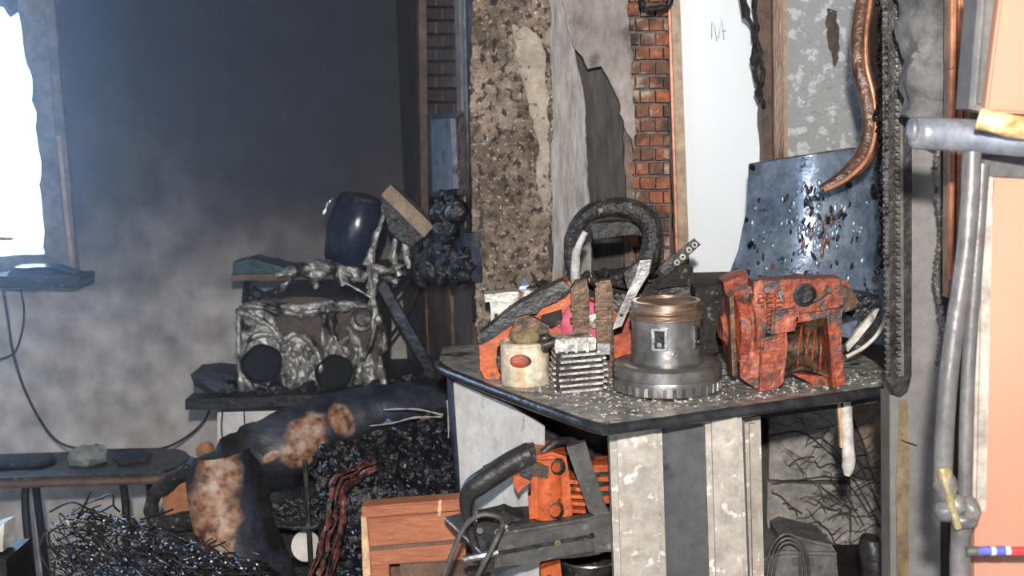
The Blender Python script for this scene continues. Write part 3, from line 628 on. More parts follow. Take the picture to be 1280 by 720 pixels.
# lower part of side wall: cracked brown boards
for i, pp in enumerate(([(500, 355), (530, 352), (536, 478), (512, 478)], [(533, 352), (562, 350), (566, 470), (538, 478)], [(565, 350), (589, 348), (591, 440), (570, 468)])):
    obj('wall_board', sidequad(wob(pp, 18, 1.2, i), .012, .01), 'wood_sooty', wside)

# ------------------------------------------------------------------ burnt armchair
burnt_cloth('cloth_back', [(pt(385, 545, 2.8), .045, .055, -.3), (pt(428, 523, 2.82), .022, .038, .4), (pt(340, 566, 2.75), .022, .012, .4)])
burnt_cloth('cloth_arm', [(pt(268, 620, 2.55), .050, .115, -.12), (pt(278, 670, 2.52), .026, .06, -.2)])
t = thing('burnt_armchair', 'collapsed armchair with curved blue-black burnt back and scorched brown patches', 'armchair', (pt(330, 700, 2.9).x, 2.9, 0))
def ribbon(bm, keys, th, nu=40, nv=10, bulge=.04, seed=0, amp=.006):
    """keys: (px, py, Y) pairs for the upper and lower border"""
    up = spline([pt(*k[0]) for k in keys], 8); dn = spline([pt(*k[1]) for k in keys], 8); n = len(up) - 1
    def fn(u, v):
        x = u * n; i = min(int(x), n - 1); f = x - i
        a = up[i].lerp(up[i + 1], f); b = dn[i].lerp(dn[i + 1], f)
        p = a.lerp(b, v) + Vector((0, -bulge * math.sin(math.pi * v), 0))
        return p + noise.noise_vector(p * 9 + Vector((seed, 0, 0))) * amp * 2.2 + noise.noise_vector(p * 28) * amp * .7
    return grid(bm, fn, nu, nv, th)
bm = ribbon(B(), [((556, 488, 3.0), (556, 506, 3.0)), ((500, 490, 2.95), (505, 522, 2.95)), ((440, 500, 2.9), (455, 540, 2.9)), ((395, 506, 2.85), (430, 556, 2.86)), ((340, 524, 2.8), (385, 590, 2.82)), ((295, 545, 2.75), (330, 600, 2.78)), ((268, 562, 2.7), (285, 602, 2.74))], .03, bulge=.05)
obj('back_roll', bm, 'cloth_back', t, smooth=True)
bm = ribbon(B(), [((250, 575, 2.62), (300, 568, 2.66)), ((243, 610, 2.58), (322, 600, 2.64)), ((248, 650, 2.56), (332, 650, 2.62)), ((272, 690, 2.54), (345, 690, 2.60)), ((290, 760, 2.50), (362, 740, 2.58))], .025, bulge=.05, seed=3)
obj('arm_cover', bm, 'cloth_arm', t, smooth=True)
bm = B(); tpx(bm, [(276, 568, 2.72), (240, 584, 2.73), (208, 604, 2.74), (192, 622, 2.75), (190, 645, 2.75), (206, 655, 2.75), (250, 652, 2.73)], .0165, seg=12, n=8); rough(bm, .006, 26, 3)
obj('side_rim', bm, 'char_matt', t, smooth=True)
obj('side_panel', prism(B(), wob([(202, 612), (254, 585), (262, 640), (250, 648), (206, 646)], 8, 1.5, 4), 2.79, .03, .004), 'foam_orange', t, label='orange side panel with charred rim')
bm = sub(prism(B(), [(190, 648), (262, 640), (420, 640), (430, 690), (300, 700), (230, 676)], 2.78, .34), 3); rough(bm, .012, 14, 2); obj('seat', bm, 'char_matt', t, smooth=True)
bm = sub(prism(B(), [(300, 600), (340, 606), (395, 590), (398, 632), (300, 636)], 3.0, .03), 1); obj('inner_back', bm, 'wood_brown', t)
bm = sub(prism(B(), wob([(335, 628), (400, 620), (425, 634), (420, 648), (340, 650)], 8, 2.5, 4), 2.76, .2), 2); rough(bm, .008, 30, 2); obj('seat_front', bm, 'char_gloss', t, smooth=True)
for (x, y) in ((300, 700), (400, 700), (225, 670)):
    a = pt(x, y, 2.85); obj('leg', box(B(), (a.x, 2.85, a.z / 2), (.05, .05, a.z)), 'soot_black', t)
bm = ico(B(), pt(257, 563, 2.95), (.024, .02, .022), 3); rough(bm, .004, 30); 
obj('cushion_tip', bm, 'foam_orange', t, smooth=True, label='small orange cushion corner behind the chair back')
# tubular stool frame with white disc
t = thing('tubular_stool', 'thin tubular stool standing between the armchair and the debris heap', 'stool', (pt(388, 700, 2.62).x, 2.62, 0))
q = [pt(381, 575, 2.62), pt(385, 640, 2.62), pt(391, 760, 2.62)]; q[-1].z = 0
bm = B(); tube(bm, q, .006, seg=8); obj('leg', bm, 'burnt_metal', t)
bm = B(); tpx(bm, [(330, 656, 2.64), (385, 660, 2.62), (400, 655, 2.62)], .006, seg=8); obj('rail', bm, 'burnt_metal', t)
q = [pt(332, 656, 2.64), pt(334, 700, 2.64), pt(330, 760, 2.64)]; q[-1].z = 0
bm = B(); tube(bm, q, .006, seg=8); obj('leg', bm, 'burnt_metal', t)
bm = B(); lathe(bm, [(.001, 0), (.020, .003), (.034, .012), (.036, .014), (.022, .006)], pt(385, 682, 2.7), (-.2, -1, .3), 24, caps=False)
obj('white_saucer', bm, 'white_panel', smooth=True, label='small white round saucer behind the thin stool leg', cat='saucer')
c = pt(385, 682, 2.71); obj('saucer_ledge', box(B(), (c.x, 2.74, c.z / 2 - .025), (.10, .06, c.z - .055)), 'soot_black', t)

# ------------------------------------------------------------------ wire heap
zc = pt(200, 700, 2.35).z
t = thing('wire_heap', 'tangled heap of blue-black burnt bed springs and wire at bottom left', 'wire heap', (pt(170, 700, 2.4).x, 2.4, 0))
bm = B(); c = pt(215, 800, 2.45)
ico(bm, (c.x, 2.5, .30), (.36, .30, zc - .34), 4); rough(bm, .04, 9, 2)
for v in bm.verts:
    v.co.z = max(v.co.z, 0.0)
obj('core', bm, 'soot_black', t, smooth=True)
bm = B(); rnd = random.Random(15)
def heaptop(x): return curve1(((50, 655), (90, 632), (150, 640), (200, 655), (250, 678), (310, 700), (340, 730)), x)
for i in range(620):
    x = rnd.uniform(58, 325) if i > 90 else rnd.uniform(58, 170); yt = heaptop(x); y = rnd.uniform(yt, 760); Y = 2.18 + rnd.uniform(-.06, .10)
    L = rnd.uniform(14, 46); a = rnd.gauss(.5, .5); cv = rnd.uniform(-12, 12)
    pts = [(x + math.cos(a) * L * s, y + math.sin(a) * L * s + cv * (1 - 4 * (s - .5) ** 2) * .5, Y + rnd.uniform(-.01, .01)) for s in (0, .25, .5, .75, 1)]
    tpx(bm, pts, rnd.choice((.0010, .0014, .0022)), seg=4, n=3)
for i in range(60):   # spring coils
    x = rnd.uniform(90, 310); y = heaptop(x) + rnd.uniform(5, 70); Y = 2.16; r0 = rnd.uniform(5, 11); a0 = rnd.uniform(0, 3)
    tpx(bm, [(x + k * 1.6 + r0 * math.cos(k * .9 + a0), y + k * .8 + r0 * .55 * math.sin(k * .9 + a0), Y + .012 * math.sin(k * .9)) for k in range(14)], .0018, seg=4, n=3)
obj('spring_wire', bm, 'wire_blue', t, smooth=True, kind='stuff')
bm = B()
for i in range(190):
    x = rnd.uniform(80, 320); y = rnd.uniform(heaptop(x) + 2, 735); ico(bm, pt(x, y, 2.13 + rnd.uniform(0, .05)), (rnd.uniform(.0015, .0038),) * 3, 1)
obj('glint_bead', bm, 'glass_shard', t, smooth=True, kind='stuff')  # blue beads added as glints on the wire
bm = B()
for p in ([(62, 640), (90, 628), (120, 640), (140, 632)], [(80, 655), (60, 670), (75, 700), (95, 715)], [(120, 625), (140, 618), (142, 632), (150, 640)], [(58, 662), (50, 690), (70, 725)]):
    tpx(bm, [(x, y, 2.2) for x, y in p], .0022, seg=5, n=5)
obj('loose_wire', bm, 'wire_blue', t, smooth=True)
bm = rough(sub(prism(B(), [(-10, 660), (6, 655), (4, 690), (-10, 690)], 2.3, .05), 1), .003, 30)
obj('white_scrap', bm, 'white_plastic', label='white scrap at the far left edge beside the table leg', cat='scrap')
c = pt(-4, 690, 2.3); obj('crate', box(B(), (c.x - .03, 2.33, c.z / 2 - .003), (.12, .12, c.z - .006)), 'soot_black', label='black charred crate under the white scrap at the left edge', cat='crate')

# ------------------------------------------------------------------ debris heap (burnt mattress) in the middle
t = thing('debris_heap', 'high glittering heap of black charred debris behind the orange wooden crate', 'debris heap', (pt(480, 700, 2.75).x, 2.75, 0))
def heapf(u, v):
    # v 0..1 top going towards camera then down the front
    x = lerp(398, 575 - 22 * max(0, 1 - v / .45), u)
    if v < .45:
        s = v / .45; y = lerp(curve1(((398, 545), (440, 518), (575, 500)), x), curve1(((398, 570), (450, 610), (575, 612)), x), s); Y = lerp(3.0, 2.62, s)
        p = pt(x, y, Y)
    else:
        s = (v - .45) / .55; y0 = curve1(((398, 570), (450, 610), (575, 612)), x); a = pt(x, y0, 2.62); p = Vector((a.x - .02 * s, 2.62 - .05 * s, a.z * (1 - s)))
    return p
bm = B(); grid(bm, heapf, 70, 90, .05)
rough(bm, .012, 16, 1); rough(bm, .006, 60, 4); obj('mass', bm, 'char_gloss', t, smooth=True)
bm = B(); rnd = random.Random(10)
for i in range(46):
    p = heapf(rnd.random(), rnd.random() * .8); s = rnd.uniform(.02, .05); box(bm, p, (s * 1.6, s, s * .5), (rnd.uniform(-.6, .6), rnd.uniform(-.6, .6), rnd.uniform(0, 3)))
sub(bm, 2); rough(bm, .008, 34, 3); obj('charred_chunk', bm, 'char_gloss', t, kind='stuff')
bm = B(); rnd = random.Random(9)
for i in range(650):
    u = rnd.random(); v = rnd.random() ** .8 * .8; p = heapf(u, v); s = rnd.uniform(.004, .016)
    if rnd.random() < .6:
        box(bm, p + Vector((0, -.015, .01)), (s * 2, s, s * rnd.uniform(.3, 1)), (rnd.uniform(0, 3), rnd.uniform(0, 3), rnd.uniform(0, 3)))
    else: ico(bm, p + Vector((0, -.015, .008)), (s, s * .8, s * .7), 1)
obj('clinker', bm, 'char_gloss', t, kind='stuff')
bm = B()
for i in range(150):
    u = rnd.random(); v = rnd.random() * .75
    if rnd.random() < .5: u *= .35
    p = heapf(u, v) + Vector((0, -.028, .012)); s = rnd.uniform(.002, .005); box(bm, p, (s * 2.2, s, s), (rnd.uniform(0, 3), rnd.uniform(0, 3), rnd.uniform(0, 3)))
obj('glass_shard', bm, 'glass_shard', t, kind='stuff')
bm = B(); rnd = random.Random(19)
for i in range(60):
    u = rnd.random(); v = rnd.random() * .5; p = heapf(u, v) + Vector((0, -.02, .012)); s = rnd.uniform(.004, .011); box(bm, p, (s * 2.2, s, s * .7), (rnd.uniform(0, 3), rnd.uniform(0, 3), rnd.uniform(0, 3)))
obj('brown_fragment', bm, 'debris_brown', t, kind='stuff')
bm = B()
for k in range(7):
    o_ = (k - 3) * 2.9 + random.uniform(-1.5, 1.5)
    tpx(bm, [(470 + o_ * .3, 582 + o_, 2.60), (445 + o_, 592 + o_, 2.58), (424 + o_, 610 + o_ * .5, 2.52), (420 + o_ * 1.3, 650, 2.50), (410 + o_ * 1.6, 690, 2.50), (398 + o_ * 2, 735, 2.5)], .0027, seg=6, n=5)
obj('melted_strands', rough(rough(bm, .010, 22, 5), .004, 70), 'red_melt', t, smooth=True, label='dull red melted strands flowing down the left side')
bm = B(); prism(bm, wob([(455, 516), (478, 514), (490, 530), (468, 532)], 5, 2, 3), 2.85, .05); rough(sub(bm, 1), .004, 30); obj('blue_crumple', bm, 'glass_shard', t, label='pale blue crumpled foil')
bm = B(); ropes(bm, [[(462, 532), (490, 528), (520, 522), (552, 520)], [(480, 512), (520, 512), (553, 518)], [(560, 500), (562, 540), (558, 580)]], .002, 2.8, 5); obj('bent_wire', bm, 'white_cable', t, smooth=True)
bm = rough(sub(prism(B(), [(505, 512), (535, 510), (538, 526), (507, 527)], 2.9, .06), 1), .004, 20); obj('brown_lump', bm, 'wood_brown', t)

# ------------------------------------------------------------------ orange wooden crate
Yc = 2.33
t = thing('wooden_crate', 'orange-brown wooden drawer crate at bottom centre in front of the debris heap', 'crate', (pt(515, 700, 2.45).x, 2.45, 0))
bm = prism(B(), [(452, 634), (582, 624), (582, 638), (453, 648)], Yc, .045, .003); obj('top_board', bm, 'wood_orange', t)
bm = prism(B(), [(459, 648), (582, 639), (582, 700), (462, 707)], Yc + .012, .02, .002); obj('front_board', bm, 'wood_orange', t)
bm = prism(B(), [(463, 684), (582, 674), (582, 678), (463, 689)], Yc + .008, .01); obj('groove', bm, 'wood_brown', t)
bm = prism(B(), [(451, 646), (458, 646), (463, 712), (464, 790), (456, 790)], Yc, .05, .002); obj('side_board', bm, 'wood_pale_edge', t, label='pale broken edge of the side board')
bm = prism(B(), [(464, 706), (486, 704), (488, 840), (465, 840)], Yc + .01, .03, .002); obj('corner_post', bm, 'wood_orange', t)
bm = prism(B(), [(500, 704), (640, 690), (640, 840), (502, 840)], Yc + .03, .02, .002); obj('lower_board', bm, 'wood_brown', t)
bm = prism(B(), wob([(548, 626), (552, 625), (551, 646), (547, 646)], 5, .8, 1), Yc - .003, .006); obj('split', bm, 'wood_pale_edge', t, label='pale split in the top board')
a = pt(582, 640, Yc)
obj('back_board', box(B(), (pt(515, 640, Yc).x, Yc + .10, a.z / 2 - .02), (.19, .02, a.z - .06)), 'wood_brown', t)
bm = B(); tpx(bm, [(490, 706, 2.31), (488, 725, 2.31)], .004, seg=6)
bm = B()

# ------------------------------------------------------------------ worktable
ZT = pt(760, 527, 1.95).z
K1 = onz(760, 527, ZT); K2 = onz(1120, 480, ZT); K0 = onz(566, 462, ZT); K00 = onz(549, 450, ZT)
t = thing('worktable', 'grey ash-dusted metal worktable with a dark rounded edge', 'table', (.3, 2.4, 0)); table = t
outl = [K00, K0, onz(725, 521, ZT), K1, onz(790, 526, ZT), K2, K2 + Vector((.02, .1, 0)), Vector((K2.x + .02, 2.75, ZT)), Vector((K00.x + .06, 2.68, ZT)), Vector((K00.x, 2.66, ZT))]
bm = B(); vt = [bm.verts.new(Vector((p.x, p.y, ZT))) for p in outl]; vb = [bm.verts.new(Vector((p.x, p.y, ZT - .014))) for p in outl]
bm.faces.new(vt); bm.faces.new(vb[::-1]); n = len(vt)
for i in range(n): bm.faces.new((vt[i], vb[i], vb[(i + 1) % n], vt[(i + 1) % n]))
obj('tabletop', bm, 'table_dusty', t)
bm = B(); tube(bm, [Vector((p.x, p.y, ZT - .010)) for p in outl[:6]], .0105, seg=10, n=4); obj('edge_trim', bm, 'table_edge', t, smooth=True)
# ash crumbs
bm = B(); rnd = random.Random(77)
for i in range(900):
    x = rnd.uniform(600, 1110); y = rnd.uniform(462, 522); p = onz(x, y, ZT)
    if p.y < curve1(((K0.x, K0.y + .03), (K1.x, K1.y + .02), (K2.x, K2.y + .02)), p.x): continue
    s = rnd.uniform(.0008, .0035); box(bm, (p.x, p.y, ZT + s * .35), (s * 1.6, s, s * .7), (0, 0, rnd.uniform(0, 3)))
obj('ash_crumbs', bm, 'ash_white', kind='stuff', label='pale ash crumbs scattered over the worktable top', cat='ash')
# under the top: white side panel and metal frame
a = pt(566, 478, 2.44); b2 = pt(681, 536, 2.18)
obj('side_panel', prism(B(), [(566, 476, 2.46), (640, 508, 2.30), (681, 534, 2.20), (681, 800, 2.20), (577, 800, 2.46)], 2.4, .012), 'white_panel', t, label='white enamelled side panel')
bm = B(); tpx(bm, [(562, 470, 2.455), (567, 540, 2.455), (574, 620, 2.455), (580, 800, 2.455)], .007, seg=8); obj('corner_tube', bm, 'blue_black', t, smooth=True)
bm = prism(B(), [(672, 518, 2.34), (790, 530, 2.30), (790, 800, 2.30), (680, 800, 2.34)], 2.2, .02); obj('inner_panel', bm, 'soot_black', t)
# beam under the right part
bm = prism(B(), [(905, 514), (1122, 490), (1122, 500), (960, 522), (905, 526)], 2.20, .4); obj('under_shelf', bm, 'soot_black', t)

# striped cabinet (folded sheet metal front)
t = thing('ribbed_cabinet', 'sheet metal cabinet with two cream ribs and a dark grey recess under the worktable', 'cabinet', (pt(855, 700, 2.15).x, 2.15, 0))
Yf = 2.02
def bar(pp, y, th, nm, m, l=None, bev=.012): 
    q = [(x, y_) for x, y_ in pp]
    return obj(nm, prism(B(), q, y, th, bev), m, t, smooth=True, label=l)
bar([(762, 531), (828, 522), (846, 1130), (782, 1130)], Yf, .06, 'rib', 'cream_metal', 'cream rib with pale drip marks')
bar([(824, 523), (888, 516), (904, 1130), (842, 1130)], Yf + .035, .02, 'recess_panel', 'grey_metal', 'dark grey recessed panel', .002)
bar([(882, 516), (928, 511), (952, 1130), (900, 1130)], Yf, .06, 'rib', 'cream_metal', 'cream right-hand rib', .01)
bar([(930, 524), (952, 522), (966, 1130), (944, 1130)], Yf + .10, .05, 'back_pipe', 'cream_metal', 'grey-cream rear rounded column', .01)
bm = prism(B(), [(770, 533), (930, 514), (952, 1130), (788, 1130)], Yf + .06, .06); obj('carcass', bm, 'grey_metal', t)
# cream can
def tb(px, py): return onz(px, py, ZT)
def base(px, py): 
    p = onz(px, py, ZT); return p
c = base(657, 478); k = c.y / F
t = thing('tin_can', 'cream paint tin with orange scorching beside the finned cylinder', 'tin', c)
bm = lathe(B(), [(.001, 0), (30 * k, 0), (31 * k, .004), (31 * k, 50 * k), (32 * k, 51 * k), (32 * k, 54 * k), (29 * k, 55 * k), (28 * k, 51 * k), (.001, 51 * k)], c, (0, 0, 1), 36, caps=False); obj('body', bm, 'cream_can', t, smooth=True)
bm = B(); ico(bm, c + Vector((-6 * k, -30.5 * k, 34 * k)), (14 * k, .004, 9 * k), 3); rough(bm, .002, 40); obj('orange_blot', bm, 'orange_scorched', t, smooth=True)
bm = B(); ico(bm, c + Vector((2 * k, 0, 57 * k)), (20 * k, 20 * k, 12 * k), 3); rough(bm, .008, 40, 5); obj('burnt_filling', bm, 'yellow_paint', t, smooth=True)
# finned cylinder
c = base(722, 486); k = c.y / F
t = thing('engine_cylinder', 'aluminium finned engine cylinder standing on the table between the tin and the flywheel', 'engine cylinder', c)
for i in range(7):
    z = (3 + i * 7.6) * k; sx = (36 - abs(i - 2.5) * 1.2) * k
    bm = box(B(), c + Vector((0.002, 0, z)), (sx * 2, 50 * k, 2.8 * k), (0, R(-2), R(6)))
    bmesh.ops.bevel(bm, geom=[e for e in bm.edges if abs((e.verts[0].co - e.verts[1].co).z) > .9 * (e.verts[0].co - e.verts[1].co).length], offset=7 * k, segments=4, affect='EDGES'); obj('fin', bm, 'aluminium', t, smooth=True)
bm = box(B(), c + Vector((0, 0, 26 * k)), (60 * k, 38 * k, 52 * k), (0, 0, R(6))); obj('recess_shade', bm, 'soot_black', t)  # black core painted in to darken the gaps between fins like shade
bm = B(); box(bm, c + Vector((-4 * k, 0, 60 * k)), (52 * k, 38 * k, 18 * k), (0, 0, R(6))); bmesh.ops.bevel(bm, geom=bm.edges[:], offset=2 * k, segments=2, affect='EDGES'); obj('head', bm, 'aluminium', t, smooth=True)
for x in (-26, -14, -2, 12): obj('head_rib', box(B(), c + Vector((x * k, -20 * k, 60 * k)), (3 * k, 5 * k, 17 * k)), 'aluminium', t)
bm = B(); cyl(bm, c + Vector((-28 * k, -10 * k, 64 * k)), c + Vector((-44 * k, -16 * k, 60 * k)), 7 * k, 5 * k, 14); ico(bm, c + Vector((-40 * k, -16 * k, 70 * k)), (9 * k, 7 * k, 6 * k), 2); rough(bm, .001, 60); obj('spark_plug_stub', bm, 'burnt_metal', t, smooth=True)
bm = B(); box(bm, c + Vector((33 * k, -8 * k, 54 * k)), (16 * k, 20 * k, 14 * k)); obj('exhaust_flange', bm, 'steel_bright', t)
# twin brown posts
c = base(752, 480); k = c.y / F
t = thing('crankcase_forks', 'brown scorched fork casting with two upright prongs behind the finned cylinder', 'casting', c + Vector((0, .06, 0)))
for (a, b2, y1, nm) in ((714, 736, 455, 'prong'), (744, 766, 490, 'prong')):
    P = [(a, 362), (a + 6, 352), (b2 - 3, 350), (b2, 362), (b2 + 3, y1), (a + 4, y1)]
    obj(nm, prism(B(), P, c.y + .045, .035, .004), 'cast_brown', t, smooth=True)
    for yy in (385, 400, 432): obj('band', prism(B(), [(a - 1, yy), (b2 + 1, yy - 1), (b2 + 1, yy + 3), (a - 1, yy + 4)], c.y + .041, .04), 'cast_brown', t)
bm = B(); ropes(bm, [[(722, 362), (730, 352), (742, 352), (752, 362)]], .008, c.y + .07, 2); obj('bridge', bm, 'burnt_metal', t, smooth=True)
# flywheel
c = base(834, 486); k = c.y / F
t = thing('flywheel_motor', 'round steel flywheel carrying a drum with a brown heat-tinted cap, at table centre', 'flywheel', c)
bm = lathe(B(), [(.001, 0), (62 * k, 0), (67 * k, 3 * k), (68 * k, 16 * k), (67 * k, 20 * k), (64 * k, 21 * k)], c, (0, 0, 1), 64, caps=False); lr_ = obj('lower_ring', bm, 'steel_dark', t, smooth=True)
bm = B()
for i in range(36):
    a = 2 * math.pi * i / 36; e = Vector((math.cos(a), math.sin(a), 0))
    box(bm, c + e * 67 * k + Vector((0, 0, 9 * k)), (3.5 * k, 4.5 * k, 11 * k), (0, 0, a + .35))
    
obj('ring_teeth', bm, 'steel_bright', lr_)
bm = lathe(B(), [(66 * k, 20 * k), (69 * k, 21 * k), (69 * k, 34 * k), (66 * k, 37 * k), (50 * k, 38 * k), (46 * k, 38 * k)], c, (0, 0, 1), 64, caps=False); obj('upper_ring', bm, 'steel_dark', t, smooth=True)
bm = lathe(B(), [(45 * k, 36 * k), (46 * k, 40 * k), (44 * k, 48 * k), (44 * k, 92 * k)], c, (0, 0, 1), 56, caps=False); obj('drum', bm, 'steel_dark', t, smooth=True)
mat('heat_tint', (.20, .125, .085), (.34, .25, .19), 8, .38, .6, .2, stretch=(1, 1, 6))
bm = lathe(B(), [(44 * k, 92 * k), (46.5 * k, 93 * k), (46.5 * k, 100 * k), (44.5 * k, 102 * k), (44.5 * k, 112 * k), (43 * k, 115 * k), (38 * k, 115.5 * k), (37 * k, 112 * k), (.001, 112 * k)], c, (0, 0, 1), 56, caps=False); obj('cap', bm, 'heat_tint', t, smooth=True)
for x, wd, nm in ((-14, 20, 'slot_plate'), (34, 13, 'slot_plate')):
    a = math.asin(x / 45.0); e = Vector((math.sin(a), -math.cos(a), 0)); p = c + e * 45 * k
    sp_ = obj(nm, box(B(), p + Vector((0, 0, 72 * k)), (wd * k, 3 * k, 28 * k), (0, 0, a)), 'steel_bright', t)
    obj('slot', box(B(), p + e * 1.2 * k + Vector((0, 0, 72 * k)), (wd * .62 * k, 2.4 * k, 22 * k), (0, 0, a)), 'soot_black', sp_)
    bm = cyl(B(), p + e * 2 * k + Vector((0, 0, 66 * k)), p + e * 4 * k + Vector((0, 0, 66 * k)), 3 * k, seg=10); obj('screw', bm, 'steel_bright', sp_)
bm = cyl(B(), c + Vector((4 * k, -44 * k, 52 * k)), c + Vector((4 * k, -47 * k, 52 * k)), 3 * k, seg=12); obj('screw', bm, 'steel_bright', t)

# ------------------------------------------------------------------ orange crankcase
Yo = 2.14; k = Yo / F
t = thing('orange_crankcase', 'red-orange scorched crankcase casting on two legs at the right of the table', 'crankcase', onz(990, 490, ZT))
t_l = t
def pr(nm, pp, Y, th, m='orange_cast', bev=.003, sm=False, l=None, wb=None, par=None):
    if wb: pp = wob(pp, wb[0], wb[1], wb[2])
    return obj(nm, prism(B(), pp, Y, th, bev), m, par or t, smooth=sm, label=l)
ub_ = pr('upper_block', [(942, 352), (1052, 348), (1056, 382), (1030, 392), (985, 394), (985, 404), (944, 420)], Yo + .01, .055, wb=(9, 2, 1))
pr('rear_flange', [(952, 346), (975, 349), (1000, 344), (1030, 346), (1060, 352), (1066, 372), (955, 380)], Yo + .085, .03, 'orange_cast', .003, wb=(7, 2, 6))
pr('left_tower', [(918, 366), (940, 358), (946, 372), (944, 420), (922, 400)], Yo + .03, .05, 'orange_cast', .003, wb=(8, 1.5, 9))
bm = B(); lathe(bm, [(13 * k, 0), (15 * k, -.006), (11 * k, -.008), (10.5 * k, -.003), (.001, -.002)], pt(1005, 368, Yo + .008), (0, 1, 0), 28, caps=False); obj('recess_shade', bm, 'soot_black', ub_, smooth=True, label='black disc painted as the dark of a round hole')  # raised black disc; shade of the hole put into its colour
pr('side_wing', [(1050, 358), (1066, 362), (1074, 378), (1066, 388), (1050, 392)], Yo + .03, .08, 'cast_brown')
# embossed ribs
for i in range(9):
    for j in range(3):
        x = 948 + j * 11; y = 369 + i * 5.6; pr('emboss', [(x, y), (x + 8, y - 1), (x + 8, y + 2), (x, y + 3)], Yo + .001, .012, 'orange_cast', 0, par=ub_)
pr('clamp_plate', [(966, 390), (996, 386), (1000, 392), (994, 414), (964, 418)], Yo - .008, .03, 'orange_cast', .004)
for (x, y) in ((976, 366), (1036, 362), (1028, 384), (958, 362)):
    a = pt(x, y, Yo); bm = cyl(B(), a + Vector((0, .01, 0)), a - Vector((0, .006, 0)), 4 * k, seg=8); obj('bolt', bm, 'steel_dark', ub_)
for a_, b_ in ((pt(1018, 377, Yo), pt(1034, 366, Yo)), (pt(974, 366, Yo - .004), pt(979, 377, Yo - .004))):
    obj('pin', cyl(B(), a_, b_, .003, seg=6), 'steel_bright', t)
# round cover on the left
bm = lathe(B(), [(.001, 0), (14 * k, 0), (16 * k, 3 * k), (30 * k, 12 * k), (46 * k, 14 * k), (48 * k, 18 * k), (48 * k, 26 * k), (43 * k, 27 * k), (43 * k, 32 * k), (50 * k, 33 * k), (50 * k, 44 * k), (44 * k, 46 * k)], pt(900, 410, Yo + .05), (1, .12, 0), 40)
obj('round_cover', bm, 'orange_cast', t, smooth=True)
pr('cover_rib', [(912, 372), (917, 370), (922, 470), (916, 470)], Yo - .005, .05, 'cast_brown', .002)
pr('left_foot', [(925, 440), (950, 440), (962, 484), (944, 486), (926, 472)], Yo + .0, .09, wb=(9, 1.2, 4))
pr('front_leg', [(952, 424), (984, 416), (982, 440), (972, 488), (950, 490), (952, 450)], Yo - .02, .05, bev=.005)
pr('right_leg', [(1034, 388), (1054, 386), (1052, 420), (1057, 482), (1042, 486), (1038, 440)], Yo - .012, .06, bev=.005)
pr('inner_leg', [(976, 416), (983, 402), (985, 430), (980, 478), (972, 486)], Yo + .0, .07)
# saddle: concave cylinder half between legs
def sad(u, v):
    x = lerp(980, 1040, u); y = lerp(396, curve1(((980, 470), (1000, 462), (1020, 466), (1040, 474)), x), v)
    return pt(x, y, Yo + .02 + .055 * math.sin(math.pi * v) + .008 * (1 if abs(u - .5) < .04 or abs(u - .62) < .04 else 0) * -1)
bm = grid(B(), sad, 26, 14, .006); obj('saddle', bm, 'cast_brown', t, smooth=True, label='brown scorched concave saddle')
for x in (1000, 1010, 1018, 1028):
    bm = B(); tpx(bm, [(x + 6, 396, Yo + .01), (x + 2, 410, Yo + .04), (x - 2, 440, Yo + .05), (x - 3, 462, Yo + .02)], .0028, seg=6); obj('rib', bm, 'orange_cast', t, smooth=True)
pr('lip', [(984, 396), (1040, 388), (1042, 396), (990, 405)], Yo - .004, .03, 'orange_cast', .003)
bm = sub(prism(B(), [(990, 466), (1030, 470), (1044, 482), (1020, 484)], Yo + .03, .05), 1); rough(bm, .003, 40); obj('lower_web', bm, 'orange_cast', t)
# dark casting left behind
bm = rough(sub(prism(B(), [(870, 362), (902, 356), (906, 395), (898, 440), (872, 446)], 2.36, .07), 2), .005, 26)
obj('dark_casting', bm, 'char_matt', smooth=True, label='dark sooty lump between the flywheel drum and the orange crankcase', cat='casting')
bm = rough(sub(prism(B(), [(905, 352), (935, 340), (940, 365), (925, 385), (908, 380)], 2.34, .07), 2), .006, 26)
obj('dark_casting', bm, 'orange_cast', smooth=True, label='small reddish broken casting behind the orange crankcase', cat='casting')
bm = rough(sub(prism(B(), [(1066, 366), (1100, 372), (1104, 395), (1084, 400), (1066, 396)], 2.34, .08), 2), .006, 26)
obj('charred_lump', bm, 'char_gloss', smooth=True, label='black charred lump right behind the orange crankcase', cat='lump')
# white fork like curved part
t = thing('white_guard', 'curved white plastic guard leaning right of the orange crankcase', 'guard', onz(1080, 448, ZT))
bm = prism(B(), [(1058, 432), (1074, 410), (1094, 388), (1100, 386), (1092, 402), (1074, 424), (1060, 440)], 2.28, .012, .002); obj('blade', bm, 'white_plastic', t)
bm = B(); tpx(bm, [(1058, 446, 2.27), (1080, 434, 2.27), (1098, 416, 2.27), (1107, 396, 2.27)], .004, seg=8); obj('rim', bm, 'white_plastic', t, smooth=True)
bm = prism(B(), [(1060, 440), (1076, 422), (1096, 402), (1104, 400), (1096, 416), (1078, 434)], 2.285, .006); obj('web', bm, 'burnt_metal', t)

